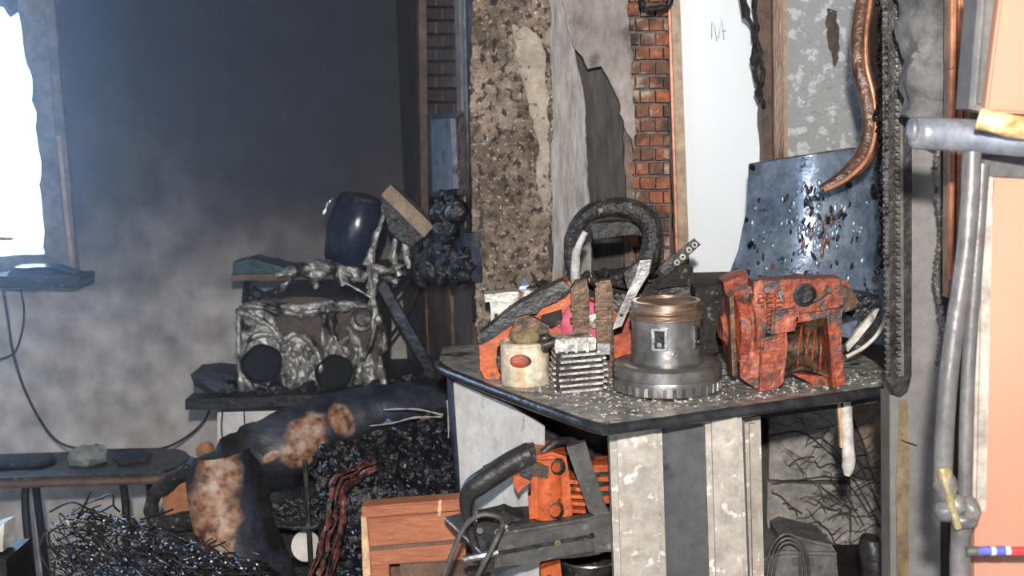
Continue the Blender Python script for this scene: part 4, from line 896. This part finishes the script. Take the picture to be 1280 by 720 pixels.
# ------------------------------------------------------------------ chainsaw on the table
c = onz(650, 470, ZT)
t = thing('chainsaw', 'scorched orange chainsaw body with a black hoop handle lying on the worktable', 'chainsaw', Vector((c.x + .08, 2.4, ZT)))
Yh = 2.30
pr('rear_handle', [(599, 430), (608, 420), (660, 392), (668, 402), (636, 420), (618, 432), (616, 455), (626, 470), (622, 478), (606, 474), (600, 462)], Yh, .045, 'orange_bright', .006, True)
pr('rear_grip', [(600, 418), (640, 386), (672, 366), (704, 352), (716, 362), (706, 372), (668, 388), (634, 410), (608, 428), (599, 432)], Yh - .008, .055, 'black_plastic', .007, True, wb=(10, 1, 3))
pr('fuel_tank', [(650, 396), (700, 376), (716, 384), (712, 420), (690, 446), (660, 440), (640, 418)], Yh + .03, .10, 'orange_scorched', .006, True)
pr('engine_housing', [(660, 380), (712, 352), (724, 372), (722, 398), (700, 394), (676, 400)], Yh + .02, .12, 'orange_bright', .006, True)
pr('tank_recess', [(676, 396), (702, 388), (704, 400), (690, 410), (678, 408)], Yh + .005, .02, 'char_matt', .003)
pr('brown_bracket', [(636, 422), (646, 398), (660, 394), (686, 408), (688, 420), (672, 424), (656, 410), (648, 412), (644, 430)], Yh - .03, .03, 'cast_brown', .004, True)
bm = lathe(B(), [(30 * .00153, 0), (30 * .00153, .05), (26 * .00153, .055), (.001, .056)], pt(728, 400, Yh + .06), (0, -1, 0), 32); obj('starter_disc', bm, 'magenta', t, smooth=True, label='magenta plastic disc')
bm = lathe(B(), [(9 * .00153, 0), (9 * .00153, .012), (.001, .013)], pt(742, 400, Yh + .005), (0, -1, 0), 20); obj('hub', bm, 'steel_bright', t, smooth=True)
pr('muffler', [(704, 358), (720, 350), (742, 352), (756, 344), (800, 340), (818, 346), (820, 380), (780, 420), (770, 455), (716, 450), (712, 400)], Yh + .10, .10, 'char_matt', .006, False, wb=(9, 2, 5))
pr('red_plate', [(738, 372), (812, 372), (812, 448), (738, 448)], Yh + .085, .02, 'orange_scorched', .002)
rnd = random.Random(8)
bm = B()
for i in range(26):
    a = pt(rnd.uniform(712, 815), rnd.uniform(340, 362), Yh + .08); cyl(bm, a, a + Vector((rnd.uniform(-.03, .03), rnd.uniform(-.03, .01), rnd.uniform(-.004, .02))), rnd.uniform(.003, .008), seg=8)
obj('burnt_parts', rough(bm, .003, 50), 'burnt_metal', t, kind='stuff')
for i in range(7):
    pr('cooling_slat', [(752 + i * 7, 372), (757 + i * 7, 366), (775 + i * 7, 384), (772 + i * 7, 390)], Yh + .06, .02, 'burnt_metal', .001)
# hoop handle
bm = B(); kk = Yh / F
hoop = [(717, 352, Yh + .07), (712, 318, Yh + .07), (718, 288, Yh + .06), (738, 266, Yh + .05), (770, 259, Yh + .04), (800, 266, Yh + .03), (816, 288, Yh + .02), (813, 316, Yh + .01), (803, 338, Yh)]
tube(bm, [pt(*p) for p in hoop], lambda s: kk * (6 + 7.5 * min(1, s * 1.9) - 3 * max(0, s - .9) * 3), seg=14, n=8); rough(bm, .0018, 60)
hh_ = obj('hoop_handle', bm, 'bubbled_black', t, smooth=True, label='blistered black hoop handle')
bm = B(); tpx(bm, [(722, 362, Yh + .06), (719, 335, Yh + .06), (722, 310, Yh + .06), (732, 290, Yh + .06)], lambda s: kk * (7 - 3 * s), seg=10); rough(bm, .002, 40); obj('handle_core', bm, 'ash_white', hh_, smooth=True, label='pale bared end of the hoop handle')
pr('hoop_web', [(738, 280), (800, 276), (806, 296), (790, 292), (742, 300)], Yh + .07, .012, 'soot_black', .002)
# strap
P = [(800, 326), (815, 324), (812, 342), (796, 368), (784, 392), (778, 408), (766, 412), (772, 392), (786, 362), (796, 344)]
hs_ = pr('handle_strap', P, Yh - .05, .008, 'steel_bright', .002, True, l='silver metal strap')
pr('strap_hood', [(780, 342), (802, 325), (806, 345), (792, 366), (784, 360)], Yh - .035, .03, 'burnt_metal', .003, True)
a = pt(777, 394, Yh - .052); obj('strap_hole', cyl(B(), a, a + Vector((0, .004, 0)), .0035, seg=12), 'soot_black', hs_)
# small bar tip behind
t = thing('chain_bar_piece', 'short black link bar with pale rivets sticking up behind the flywheel', 'link bar', pt(830, 345, 2.42))
pl_ = obj('plate', prism(B(), [(822, 335), (868, 298), (876, 306), (832, 346)], 2.40, .006, .001), 'black_plastic', t)
for (x, y) in ((868, 306), (853, 321), (846, 328), (861, 312)):
    a = pt(x, y, 2.398); bm = lathe(B(), [(.0058, 0), (.006, -.004), (.003, -.005), (.003, -.001)], a, (0, 1, 0), 14, caps=False); obj('rivet', bm, 'ash_white', pl_)
obj('lower_plate', prism(B(), wob([(812, 334), (850, 332), (866, 334), (868, 356), (816, 362)], 7, 1.5, 2), 2.42, .05, .002), 'char_matt', t)
bm = rough(sub(prism(B(), [(808, 360), (864, 350), (868, 364), (868, 440), (812, 440)], 2.44, .10), 2), .004, 20)
obj('filter_housing', bm, 'black_plastic', label='dark square filter housing just behind the flywheel drum', cat='housing')
bm = B()
for i in range(14): ico(bm, pt(rnd.uniform(868, 890), rnd.uniform(352, 386), 2.42), (.007, .006, .008), 1)
for x in (870, 882): cyl(bm, onz(x, 440, ZT) + Vector((0, .0, 0)), pt(x, 380, 2.42), .005, seg=6)
obj('burnt_connector', rough(bm, .003, 60), 'burnt_metal', label='small cluster of burnt connectors right of the flywheel cap', cat='connector', kind='stuff')
# white casting
t = thing('white_casting', 'whitish perforated engine casting behind the chainsaw rear handle', 'casting', Vector((pt(640, 410, 2.48).x, 2.48, ZT)))
pr('top_flange', [(605, 368), (684, 362), (682, 376), (606, 378)], 2.46, .05, 'aluminium', .002, wb=(7, 1.2, 3))
pr('plate', [(612, 376), (680, 374), (674, 392), (650, 398), (634, 418), (614, 420)], 2.47, .03, 'white_plastic', .002, wb=(9, 1, 4))
pr('window', [(636, 382), (664, 379), (662, 388), (640, 392)], 2.466, .01, 'soot_black', 0, wb=(6, 1.5, 1))
pr('foot', [(616, 415), (640, 410), (650, 455), (618, 458)], 2.49, .05, 'burnt_metal', .002)
pr('slot', [(618, 392), (622, 392), (622, 405), (618, 405)], 2.466, .01, 'soot_black', 0)
obj('blue_shard', prism(B(), [(648, 364), (654, 347), (658, 350), (664, 364)], 2.50, .012), 'glass_shard', label='small pointed blue glass shard on the white casting', cat='shard')
bm = B()
for i in range(24): ico(bm, pt(rnd.uniform(662, 712), rnd.uniform(350, 364), 2.5), (rnd.uniform(.006, .014), .012, .008), 1)
obj('grey_rubble', rough(bm, .006, 40), 'burnt_metal', label='grey rubble piled on top of the white casting', cat='rubble', kind='stuff')
obj('prop_block', rough(sub(prism(B(), [(664, 366), (712, 362), (716, 440), (668, 440)], 2.5, .05), 1), .003, 20), 'char_matt', label='sooty block standing behind the chainsaw grip', cat='block')
# dark clutter filling the back of the table
bm = B()
for i in range(90):
    x = rnd.uniform(-.05, .62); s = rnd.uniform(.01, .028); ico(bm, (x, rnd.uniform(2.58, 2.70), ZT + s * .5 + rnd.uniform(0, .01)), (s, s, s * .7), 1, (rnd.random(), rnd.random(), 0))
obj('table_rubble', rough(bm, .006, 30), 'char_matt', kind='stuff', label='black rubble along the back of the worktable by the wall', cat='rubble')

# ------------------------------------------------------------------ blue sheet
t = thing('blue_steel_sheet', 'large bent blue-tinted steel sheet with blisters standing behind the orange crankcase', 'metal sheet', Vector((.62, 2.5, ZT)))
LX = ((185, 938), (215, 935), (270, 934), (310, 926), (340, 912), (362, 892), (380, 868))
def sheet(u, v):
    yt = lerp(208, 178, u); yb = lerp(392, 430, u); y = lerp(yt, yb, v)
    xl_ = curve1(LX, lerp(212, 384, v)); xr_ = lerp(1118, 1112, v); x = lerp(xl_, xr_, u)
    Y = 2.52 - .10 * math.sin(math.pi * u) + .08 * u * 0 - .06 * (v ** 3) 
    return pt(x, y, Y) + noise.noise_vector(pt(x, y, Y) * 7) * .006
bm = grid(B(), sheet, 50, 40, .003); obj('sheet', bm, 'blue_sheet', t, smooth=True)
bm = B(); tube(bm, [sheet(i / 20, 0) for i in range(21)], .0032, seg=6, n=1); obj('rolled_edge', bm, 'steel_bright', t, smooth=True)
bm = B(); rnd = random.Random(44)
for i in range(70):
    u = min(.95, max(.05, rnd.gauss(.42, .20))); v = min(.85, max(.16, rnd.gauss(.42, .17))); p = sheet(u, v)
    ico(bm, p + Vector((0, -.002, 0)), (rnd.uniform(.003, .007), .005, rnd.uniform(.006, .016)), 2, (0, rnd.uniform(-.5, .5), 0))
obj('blister', bm, 'blue_sheet', t, smooth=True, kind='stuff')
bm = B()
for i in range(46):
    u = min(.95, max(.1, rnd.gauss(.42, .20))); v = min(.85, max(.2, rnd.gauss(.44, .16))); p = sheet(u, v)
    ico(bm, p + Vector((rnd.uniform(-.004, .004), -.003, 0)), (rnd.uniform(.002, .005), .004, rnd.uniform(.005, .016)), 1, (0, rnd.uniform(-.6, .6), 0))
obj('blister', bm, 'soot_black', t, smooth=True, kind='stuff', label='black burst blisters')
bm = B()
for (u, v) in ((.52, .42), (.54, .5), (.45, .46), (.58, .38), (.40, .52), (.53, .56)):
    ico(bm, sheet(u, v) + Vector((0, -.004, 0)), (.004, .003, .016), 2, (0, .1, 0))
obj('rust_run', bm, 'hose_copper', t, smooth=True, label='rust-brown runs')
bm = B(); lathe(bm, [(.001, -.012), (.018, -.010), (.024, 0)], sheet(.78, .26), (0, 1, 0), 24, caps=False)
bm.free()
# hose strip
bm = B(); tpx(bm, [(1084, -30, 2.36), (1082, 0, 2.36), (1076, 40, 2.35), (1076, 80, 2.34), (1086, 120, 2.33), (1090, 160, 2.32), (1080, 196, 2.31), (1056, 220, 2.30), (1026, 236, 2.30)], lambda s: .019 * (1 if s < .8 else 1 - (s - .8) * 3.2), seg=14, n=8, flat=.6)
t = thing('bent_hose', 'copper-brown scorched bent hose hanging in an S curve before the frosted pane', 'hose', pt(1080, 110, 2.33))
obj('body', bm, 'hose_copper', t, smooth=True)
bm = B(); tpx(bm, [(1090, -30, 2.345), (1088, 0, 2.345), (1083, 40, 2.335), (1083, 80, 2.325), (1092, 120, 2.315), (1095, 160, 2.305), (1084, 198, 2.295), (1058, 224, 2.287), (1030, 238, 2.29)], .004, seg=8, n=8); obj('highlight_stripe', bm, 'copper_rib', t, smooth=True)  # paler stripe modelled as the highlight along the hose
# charred rope in window
bm = B(); ropes(bm, [[(930, -30), (933, 10), (940, 40), (944, 80), (948, 110), (950, 125)], [(945, -30), (943, 20), (950, 60)], [(926, -20), (930, 20)], [(946, 60), (952, 90), (948, 116), (956, 130)]], .0055, 2.72, 4, 6); rough(bm, .005, 50)
obj('burnt_cable', bm, 'char_matt', smooth=True, label='ragged charred cord hanging down beside the brown window mullion', cat='cord')
bm = B(); ropes(bm, [[(800, -10), (806, 8), (826, 10), (836, 4), (838, -12)]], .006, 2.68, 2); obj('black_hook', bm, 'soot_black', smooth=True, label='black hook at the top edge above the bricks', cat='hook')
# clock face like rag beads near window right: dark strip next to chain
bm = B(); rnd = random.Random(2)
for i in range(46): ico(bm, pt(1100 + rnd.uniform(-4, 3), i * 8 - 20, 2.3), (.006, .01, .009), 1)
obj('melted_fringe', rough(bm, .005, 50), 'char_gloss', kind='stuff', label='lumpy black melted fringe hanging just left of the chainsaw bar', cat='melted plastic')

# ------------------------------------------------------------------ right foreground
# grey post
t = thing('cabinet_post', 'grey painted cabinet post with a brown streak below the hanging chainsaw bar', 'post', (pt(1145, 600, 1.99).x, 2.0, 0))
ff_ = obj('front_face', prism(B(), [(1140, -40), (1176, -40), (1176, 900), (1118, 900), (1116, 480), (1138, 470)], 1.99, .05, .002), 'post_grey', t)
obj('streak', prism(B(), wob([(1124, 500), (1134, 500), (1136, 600), (1133, 900), (1122, 900), (1120, 600)], 20, 1, 2), 1.988, .004), 'rust_streak', ff_, label='brown vertical streak')
obj('front_edge', prism(B(), [(1112, 494), (1119, 494), (1122, 900), (1114, 900)], 1.985, .05, .001), 'post_grey', t)
obj('shadow_strip', prism(B(), [(1168, 180), (1196, 180), (1180, 900), (1166, 900)], 2.0, .05), 'soot_black', t)  # black strip standing in for the narrow shadow beside the post
bm = B(); tpx(bm, [(1126, 550, 1.984), (1134, 553, 1.982), (1146, 557, 1.986)], .0012, seg=5); obj('scratch', bm, 'soot_black', t)
# chainsaw bar with chain
t = thing('chainsaw_bar', 'long black chainsaw bar with its chain hanging vertically against the grey post', 'chainsaw bar', pt(1122, 492, 1.93))
P = [(1104, -40), (1138, -40), (1140, 200), (1140, 470), (1136, 486), (1127, 493), (1117, 490), (1109, 474), (1106, 300)]
obj('guide_bar', prism(B(), P, 1.935, .006, .0015), 'bar_black', t, smooth=True)
obj('groove_strip', prism(B(), [(1124, -40), (1128, -40), (1130, 470), (1126, 470)], 1.9335, .003), 'steel_dark', t)
link = B(); kq = 1.93 / F
box(link, (0, 0, 0), (4.0 * kq, .006, 6.6 * kq)); box(link, (-2.6 * kq, 0, 1.5 * kq), (3 * kq, .004, 3.2 * kq)); cyl(link, (0, -.004, 1.6 * kq), (0, .004, 1.6 * kq), 1.4 * kq, seg=7)
mat('link_steel', (.16, .155, .15), (.34, .33, .31), 40, .3, .7, .1, grime=.5)
l0 = obj('chain_link', link, 'link_steel', t)
def clone(src, parent, loc, rot=None):
    o_ = src.copy(); col.objects.link(o_); o_.parent = parent; o_.location = loc - W[parent]; W[o_] = Vector(loc)
    if rot: o_.rotation_euler = rot
    return o_
l0.location = pt(1106, -30, 1.938) - W[t]
y = -22
while y < 480:
    x = curve1(((-30, 1106), (300, 1107), (470, 1109), (482, 1113)), y); clone(l0, t, pt(x, y, 1.938)); y += 8
y = -26
while y < 470:
    clone(l0, t, pt(1121 + y * .004, y, 1.929)); y += 8.5
# second chain
t = thing('saw_chain', 'loose saw chain hanging right of the grey post', 'chain', pt(1175, 455, 1.9))
y = 188; first = None; rnd = random.Random(6)
while y < 458:
    p = pt(1172 + 3.5 * math.sin(y * .05) + (y - 190) * .01, y, 1.90)
    a = l0.copy(); a.name = 'chain_link'; col.objects.link(a); a.parent = t; a.location = p - W[t]; a.rotation_euler = (0, rnd.uniform(-.4, .4), rnd.choice((0, .8, 3.1)))
    bmx = None; y += 7
a = pt(1174, 182, 1.9); bm = B(); cyl(bm, a, a + Vector((0, .10, 0)), .004, seg=8); obj('hanging_nail', bm, 'steel_dark', t)
# foam
bm = B()
def foam(u, v):
    y_ = lerp(-30, 150, v); x = lerp(1140 + 4 * math.sin(y_ * .11), 1190 + 2 * math.sin(y_ * .2), u)
    return pt(x, y_, 1.86 - .04 * math.sin(math.pi * u)) + noise.noise_vector(Vector((u * 3, v * 6, 0))) * .012
grid(bm, foam, 24, 44, .02); rough(bm, .004, 30, 3)
obj('crumpled_foam', bm, 'foam_grey', smooth=True, label='crumpled dark grey foam strip hanging beside the copper ribs', cat='foam')
# copper ribs
t = thing('copper_ribs', 'row of narrow copper-coloured ribs running down right of the crumpled foam', 'ribbed panel', pt(1205, 370, 1.75))
for i, x in enumerate((1189, 1198, 1207, 1216)):
    y1 = 170 if i == 3 else 350 - i * 4
    obj('rib', prism(B(), [(x, -40), (x + 7.5, -40), (x + 7, 83 - i * 2), (x + .5, 86 - i * 2)], 1.74, .012, .003), 'copper_rib', t, smooth=True)
    if x < 1214:
        obj('rib', prism(B(), [(x, 87), (x + 7, 84), (x + 4, y1), (x - 1, y1)], 1.742, .012, .003), 'copper_rib', t, smooth=True)
obj('backing', prism(B(), [(1187, -40), (1226, -40), (1222, 372), (1184, 372)], 1.755, .02), 'frame_brown', t)
# shadow-casting blue grey bar
t = thing('round_ended_bar', 'blue-grey painted bar with a rounded end poking in from the right', 'bar', pt(1210, 168, 1.5))
bm = B(); tpx(bm, [(1138, 166, 1.50), (1160, 167, 1.50), (1200, 169, 1.48), (1240, 172, 1.46), (1330, 178, 1.42)], lambda s: .0205 if s > .06 else .0205 * (.72 + s * 4.5), seg=18, n=6, flat=.55); obj('shaft', bm, 'blue_grey', t, smooth=True)
bm = ico(B(), pt(1141, 163, 1.50), (.008, .013, .0165), 3); obj('end_cap', bm, 'blue_grey', t, smooth=True)
# pink upper panel
t = thing('upper_pink_panel', 'upper salmon-pink cushion panel with a golden fringe at top right', 'panel', pt(1260, 150, 1.45))
obj('face', prism(B(), [(1255, -40), (1420, -40), (1420, 150), (1232, 140)], 1.44, .06, .003), 'pink_panel', t, smooth=True)
obj('edge', prism(B(), [(1228, -40), (1256, -40), (1234, 140), (1214, 136)], 1.45, .05, .008), 'pipe_grey', t, smooth=True)
bm = B(); tpx(bm, [(1222, 148, 1.43), (1240, 152, 1.425), (1280, 160, 1.42), (1400, 172, 1.40)], .0135, seg=14, n=8); rough(bm, .0012, 90); obj('fringe', bm, 'gold_trim', t, smooth=True, label='golden fringe')
# lower pink panel
t = thing('lower_pink_panel', 'tall salmon-pink overexposed panel filling the right edge', 'panel', (pt(1260, 700, 1.5).x, 1.5, 0))
obj('face', prism(B(), [(1240, 222), (1420, 232), (1420, 1300), (1214, 1300), (1218, 660), (1222, 560)], 1.49, .03, .003), 'pink_panel', t)
obj('top_rail', prism(B(), [(1226, 192), (1420, 196), (1420, 232), (1226, 222)], 1.50, .03, .003), 'pipe_grey', t)
obj('pale_edge', prism(B(), [(1226, 215), (1243, 222), (1234, 640), (1217, 640)], 1.485, .02, .004), 'cream_edge', t, label='cream edge strip')
# poles
t = thing('knotted_poles', 'pair of thin grey poles tied together by a melted clamp at lower right', 'pole', (pt(1195, 700, 1.45).x, 1.45, 0))
bm = B(); tpx(bm, [(1215, 190, 1.46), (1212, 260, 1.455), (1204, 340, 1.45), (1192, 420, 1.445), (1184, 490, 1.44), (1180, 560, 1.44), (1178, 610, 1.44)], .0115, seg=14); obj('pole', bm, 'pipe_grey', t, smooth=True)
bm = B(); tpx(bm, [(1228, 205, 1.47), (1222, 300, 1.465), (1213, 420, 1.46), (1208, 520, 1.455), (1206, 625, 1.45)], .0085, seg=12); obj('pole', bm, 'pipe_grey', t, smooth=True)
bm = B()
for (x, y_, a, b2) in ((1184, 610, 12, 22), (1196, 632, 14, 16), (1212, 638, 14, 20), (1180, 640, 12, 14), (1204, 650, 18, 10)): ico(bm, pt(x, y_, 1.43), (a * .00095, .014, b2 * .00095), 3)
rough(bm, .003, 45, 2); obj('melted_clamp', bm, 'pipe_melt', t, smooth=True, label='melted grey and yellowed clamp')
bm = B(); tpx(bm, [(1178, 585, 1.425), (1184, 610, 1.42), (1192, 640, 1.42), (1198, 660, 1.42)], .005, seg=8); obj('wrap', bm, 'yellow_paint', t, smooth=True)
bm = B(); ico(bm, pt(1182, 594, 1.43), (.009, .010, .011), 3); rough(bm, .002, 60); obj('yellow_blob', bm, 'yellow_paint', t, smooth=True)
q = [pt(1202, 655, 1.44), pt(1200, 700, 1.44), pt(1199, 760, 1.44)]; q.append(Vector((q[-1].x, 1.44, 0)))
bm = B(); tube(bm, q, .0125, seg=14); obj('lower_pole', bm, 'pipe_grey', t, smooth=True)
# marker pen
t = thing('marker_pen', 'blue, white and red stick lying level in front of the pink panel', 'pen', pt(1245, 688, 1.43))
for a, b2, m in ((1208, 1222, 'steel_dark'), (1222, 1238, 'pen_blue'), (1238, 1262, 'pen_white'), (1262, 1330, 'pen_red')):
    bm = cyl(B(), pt(a, 689, 1.42), pt(b2, 688, 1.42), .0055, seg=14); obj('segment', bm, m, t, smooth=True)
bm = cyl(B(), pt(1244, 688.6, 1.419), pt(1256, 688.4, 1.419), .0058, seg=14); obj('segment', bm, 'pen_blue', t, smooth=True)
# ------------------------------------------------------------------ things below the table on the right
t = thing('white_drip', 'long white plastic stick hanging under the right side of the worktable', 'stick', pt(1058, 505, 2.2))
bm = B(); tpx(bm, [(1057, 500, 2.21), (1058, 530, 2.21), (1060, 560, 2.21), (1061, 580, 2.21), (1058, 594, 2.21)], lambda s: .0125 * (1 if s < .8 else 1 - (s - .8) * 2.6), seg=12, n=6); rough(bm, .0015, 50); obj('shaft', bm, 'white_plastic', t, smooth=True)
obj('brown_side', prism(B(), [(1047, 504), (1051, 504), (1054, 560), (1051, 560)], 2.197, .012, .001), 'wood_pale_edge', t)
t = thing('battery_charger', 'dusty grey charger box with a looped cord below the worktable', 'charger', (pt(1000, 720, 2.3).x, 2.3, 0))
mat('charger_grey', (.12, .12, .118), (.17, .168, .16), 20, .6, 0, .3)
obj('body', prism(B(), [(952, 700), (978, 690), (1046, 692), (1052, 760), (950, 760)], 2.28, .14, .006), 'charger_grey', t)
obj('top_cover', prism(B(), [(978, 676), (990, 670), (1040, 682), (1048, 694), (980, 694)], 2.29, .12, .006), 'charger_grey', t)
obj('label_plate', prism(B(), [(990, 697), (1018, 698), (1018, 708), (990, 707)], 2.277, .004), 'grey_metal', t)
bm = B()
for s in (0, 5, 10): tpx(bm, [(955 + s, 735, 2.25), (962 + s, 690, 2.25), (980 + s * .5, 668 + s, 2.25), (1000, 676 + s, 2.25), (1010 - s, 700, 2.25), (1012 - s, 740, 2.25)], .0028, seg=6)
obj('cord', bm, 'grey_plastic', t, smooth=True)
a = pt(1000, 760, 2.28); sh = thing('lower_shelf', 'low dark shelf below the charger and the second chainsaw', 'shelf', (.3, 2.3, 0))
zsf = a.z; obj('board', box(B(), (.28, 2.38, zsf - .012), (1.0, .5, .02)), 'soot_black', sh)
for x in (-.18, .72): obj('leg', box(B(), (x, 2.5, (zsf - .022) / 2), (.04, .04, zsf - .022)), 'soot_black', sh)
bm = B()
def boot(u, v):
    a_ = v * 2 * math.pi; y_ = lerp(672, 765, u); rx = curve1(((0, 11), (.15, 16), (.5, 18), (1, 26)), u); c_ = pt(lerp(1088, 1098, u), y_, 2.25); k_ = 2.25 / F
    return c_ + Vector((math.cos(a_) * rx * k_, math.sin(a_) * rx * k_ * 1.4, 0))
grid(bm, boot, 18, 20); bmesh.ops.remove_doubles(bm, verts=bm.verts[:], dist=1e-5)
rough(bm, .003, 30); obj('dark_grip', bm, 'black_plastic', smooth=True, label='dusty black tool grip standing right of the charger box', cat='grip')

# ------------------------------------------------------------------ second chainsaw under the table
Yd = 2.14
t = thing('chainsaw', 'orange chainsaw with a large black rear handle lying under the worktable', 'chainsaw', Vector((pt(670, 700, Yd).x, Yd, zsf)))
bm = B(); tpx(bm, [(664, 566, Yd), (640, 578, Yd), (612, 596, Yd), (590, 612, Yd), (583, 630, Yd), (586, 655, Yd), (596, 690, Yd)], lambda s: .00143 * (15 - 9 * min(1, max(0, (s - .45) * 3))), seg=14, n=8); obj('rear_handle', bm, 'black_plastic', t, smooth=True)
pr('handle_insert', [(603, 588), (640, 572), (640, 582), (606, 596)], Yd + .01, .03, 'orange_scorched', .004, True)
pr('trigger', [(642, 596), (662, 592), (664, 604), (652, 610), (648, 618), (642, 606)], Yd + .0, .015, 'orange_bright', .002)
pr('shoulder', [(652, 562), (668, 560), (672, 580), (664, 602), (650, 596)], Yd - .01, .04, 'black_plastic', .004, True)
bm = cyl(B(), pt(686, 650, Yd + .018), pt(684, 570, Yd + .018), 22 * .00143, seg=32); bmesh.ops.bevel(bm, geom=[e for e in bm.edges if len(e.link_faces) == 2 and e.calc_face_angle(0) > 1], offset=.004, segments=2, affect='EDGES'); obj('starter_cover', bm, 'orange_bright', t, smooth=True)
bd_ = pr('body', [(664, 572), (690, 566), (708, 572), (712, 598), (716, 650), (662, 652), (660, 620), (668, 600)], Yd, .09, 'orange_bright', .005, True)
for i in range(3): pr('body_rib', [(668 + i * 8, 596), (672 + i * 8, 596), (674 + i * 8, 648), (669 + i * 8, 648)], Yd - .006, .01, 'orange_bright', .001, par=bd_)
pr('brown_label_plate', [(668, 578), (688, 582), (686, 600), (664, 594)], Yd - .014, .014, 'debris_brown', .002)
for (x, y_, r_) in ((697, 582, 10), (694, 636, 11)):
    bm = lathe(B(), [(r_ * .00143, 0), (r_ * .00143, -.012), (r_ * .0011, -.014), (r_ * .0010, -.004), (.001, -.004)], pt(x, y_, Yd), (0, 1, 0), 24); obj('filler_cap', bm, 'soot_black', bd_, smooth=True)
for i in range(5): pr('cooling_fin', [(712, 600 + i * 9), (732, 602 + i * 9), (732, 606 + i * 9), (712, 605 + i * 9)], Yd + .01, .06, 'orange_bright', .001)
fh_ = pr('front_housing', [(730, 584), (770, 580), (774, 628), (740, 632), (734, 604)], Yd + .06, .06, 'orange_bright', .004, wb=(8, 1, 2))
for i in range(3): pr('housing_slot', [(740, 592 + i * 12), (770, 590 + i * 12), (770, 594 + i * 12), (740, 597 + i * 12)], Yd + .054, .01, 'soot_black', 0, par=fh_)
pr('brake_guard', [(708, 560), (732, 553), (740, 580), (760, 640), (748, 648), (736, 640), (722, 600)], Yd - .03, .02, 'grey_plastic', .003, True)
bm = B(); tpx(bm, [(678, 566, Yd + .02), (696, 553, Yd + .03), (720, 552, Yd + .05), (740, 570, Yd + .08)], .008, seg=10); obj('front_handle', bm, 'black_plastic', t, smooth=True)
pr('tank_base', [(622, 672), (640, 656), (690, 652), (760, 646), (765, 690), (730, 696), (650, 704), (620, 720), (600, 712)], Yd - .02, .10, 'black_plastic', .005, wb=(14, .8, 3))
sc_ = pr('side_cover', [(620, 668), (738, 648), (742, 690), (660, 706), (618, 712)], Yd - .035, .03, 'grey_plastic', .005, True, l='dark grey side cover')
pr('cover_band', [(622, 690), (742, 668), (744, 672), (622, 695)], Yd - .038, .01, 'soot_black', .001, par=sc_)
bm = lathe(B(), [(.001, -.006), (.006, -.006), (.007, 0)], pt(697, 678, Yd - .036), (0, 1, 0), 18, caps=False); obj('cover_screw', bm, 'rust_streak', sc_, smooth=True)
pr('rear_foot', [(596, 648), (630, 640), (655, 650), (650, 668), (612, 680), (596, 668)], Yd + .0, .05, 'char_matt', .004, True, wb=(8, 1.5, 5))
for (x, y_) in ((600, 662), (622, 664), (632, 658)):
    a = pt(x, y_, Yd - .006); bm = cyl(B(), a, a - Vector((0, .006, 0)), .006, seg=10); obj('bolt', bm, 'steel_bright', t)
pr('sprocket_end', [(735, 648), (762, 640), (774, 660), (770, 690), (744, 692)], Yd - .03, .03, 'grey_plastic', .004, True)
# orange foot
bm = rough(sub(prism(B(), [(676, 712), (700, 704), (704, 745), (676, 745)], 2.12, .05), 1), .002, 30); obj('orange_stub', bm, 'orange_bright', label='orange stub below the lower chainsaw', cat='stub')
# tin below
c = pt(738, 705, 2.2)
t = thing('charred_pot', 'charred round metal pot below the lower chainsaw bar end', 'pot', (c.x, 2.24, zsf))
bm = lathe(B(), [(.001, .001), (.055, 0.001), (.058, c.z - zsf - .01), (.060, c.z - zsf), (.054, c.z - zsf), (.052, .01), (.001, .008)], (c.x, 2.24, zsf), (0, 0, 1), 36, caps=False); obj('body', bm, 'burnt_metal', t, smooth=True)
bm = B(); tube(bm, [Vector((c.x + .06 * math.cos(a), 2.24 + .06 * math.sin(a), c.z)) for a in [R(x) for x in range(0, 375, 15)]], .003, seg=6, n=1); obj('rim', bm, 'steel_bright', t, smooth=True)
# cables loops
bm = B(); tpx(bm, [(545, 740, 2.06), (562, 700, 2.06), (580, 660, 2.06), (600, 644, 2.06), (622, 646, 2.06), (628, 656, 2.07), (620, 676, 2.05), (604, 706, 2.05), (588, 740, 2.05)], .0048, seg=10, n=8)
obj('power_cord', bm, 'grey_plastic', smooth=True, label='grey cord looping in front of the lower chainsaw', cat='cord')
# dark corner plate
t = thing('metal_tray', 'dark metal tray corner with a bright rim left of the lower chainsaw', 'tray', pt(580, 690, 2.2))
bm = prism(B(), [(556, 646, 2.26), (582, 640, 2.3), (640, 690, 2.2), (606, 694, 2.1)], 2.2, .01, back=Vector((0, 0, -.012))); obj('plate', bm, 'blue_black', t)
bm = B(); tpx(bm, [(557, 648, 2.255), (580, 670, 2.18), (606, 695, 2.095)], .0035, seg=8); tpx(bm, [(580, 699, 2.1), (606, 694, 2.095), (622, 690, 2.1)], .007, seg=8); obj('rim', bm, 'steel_bright', t, smooth=True)
a = pt(600, 690, 2.2); obj('support', box(B(), (a.x - .01, 2.22, (a.z) / 2 - .02), (.03, .03, a.z - .04)), 'soot_black', t)
# ------------------------------------------------------------------ smoke
def smoke(name, c, s, dens, label):
    m = bpy.data.materials.new('smoke_' + name); m.use_nodes = True; N = m.node_tree.nodes; L = m.node_tree.links
    N.remove(N['Principled BSDF']); v = N.new('ShaderNodeVolumePrincipled'); v.inputs['Density'].default_value = dens; v.inputs['Color'].default_value = (.72, .83, 1, 1); v.inputs['Anisotropy'].default_value = .35
    L.new(v.outputs[0], N['Material Output'].inputs['Volume'])
    bm = box(B(), c, s); o = obj(name, bm, m, label=label, cat='smoke', kind='stuff'); return o
smoke('smoke_haze', (-1.05, 3.05, 1.43), (2.2, 1.05, 2.84), .14, 'thin bluish smoke hanging in the far room below the window light')
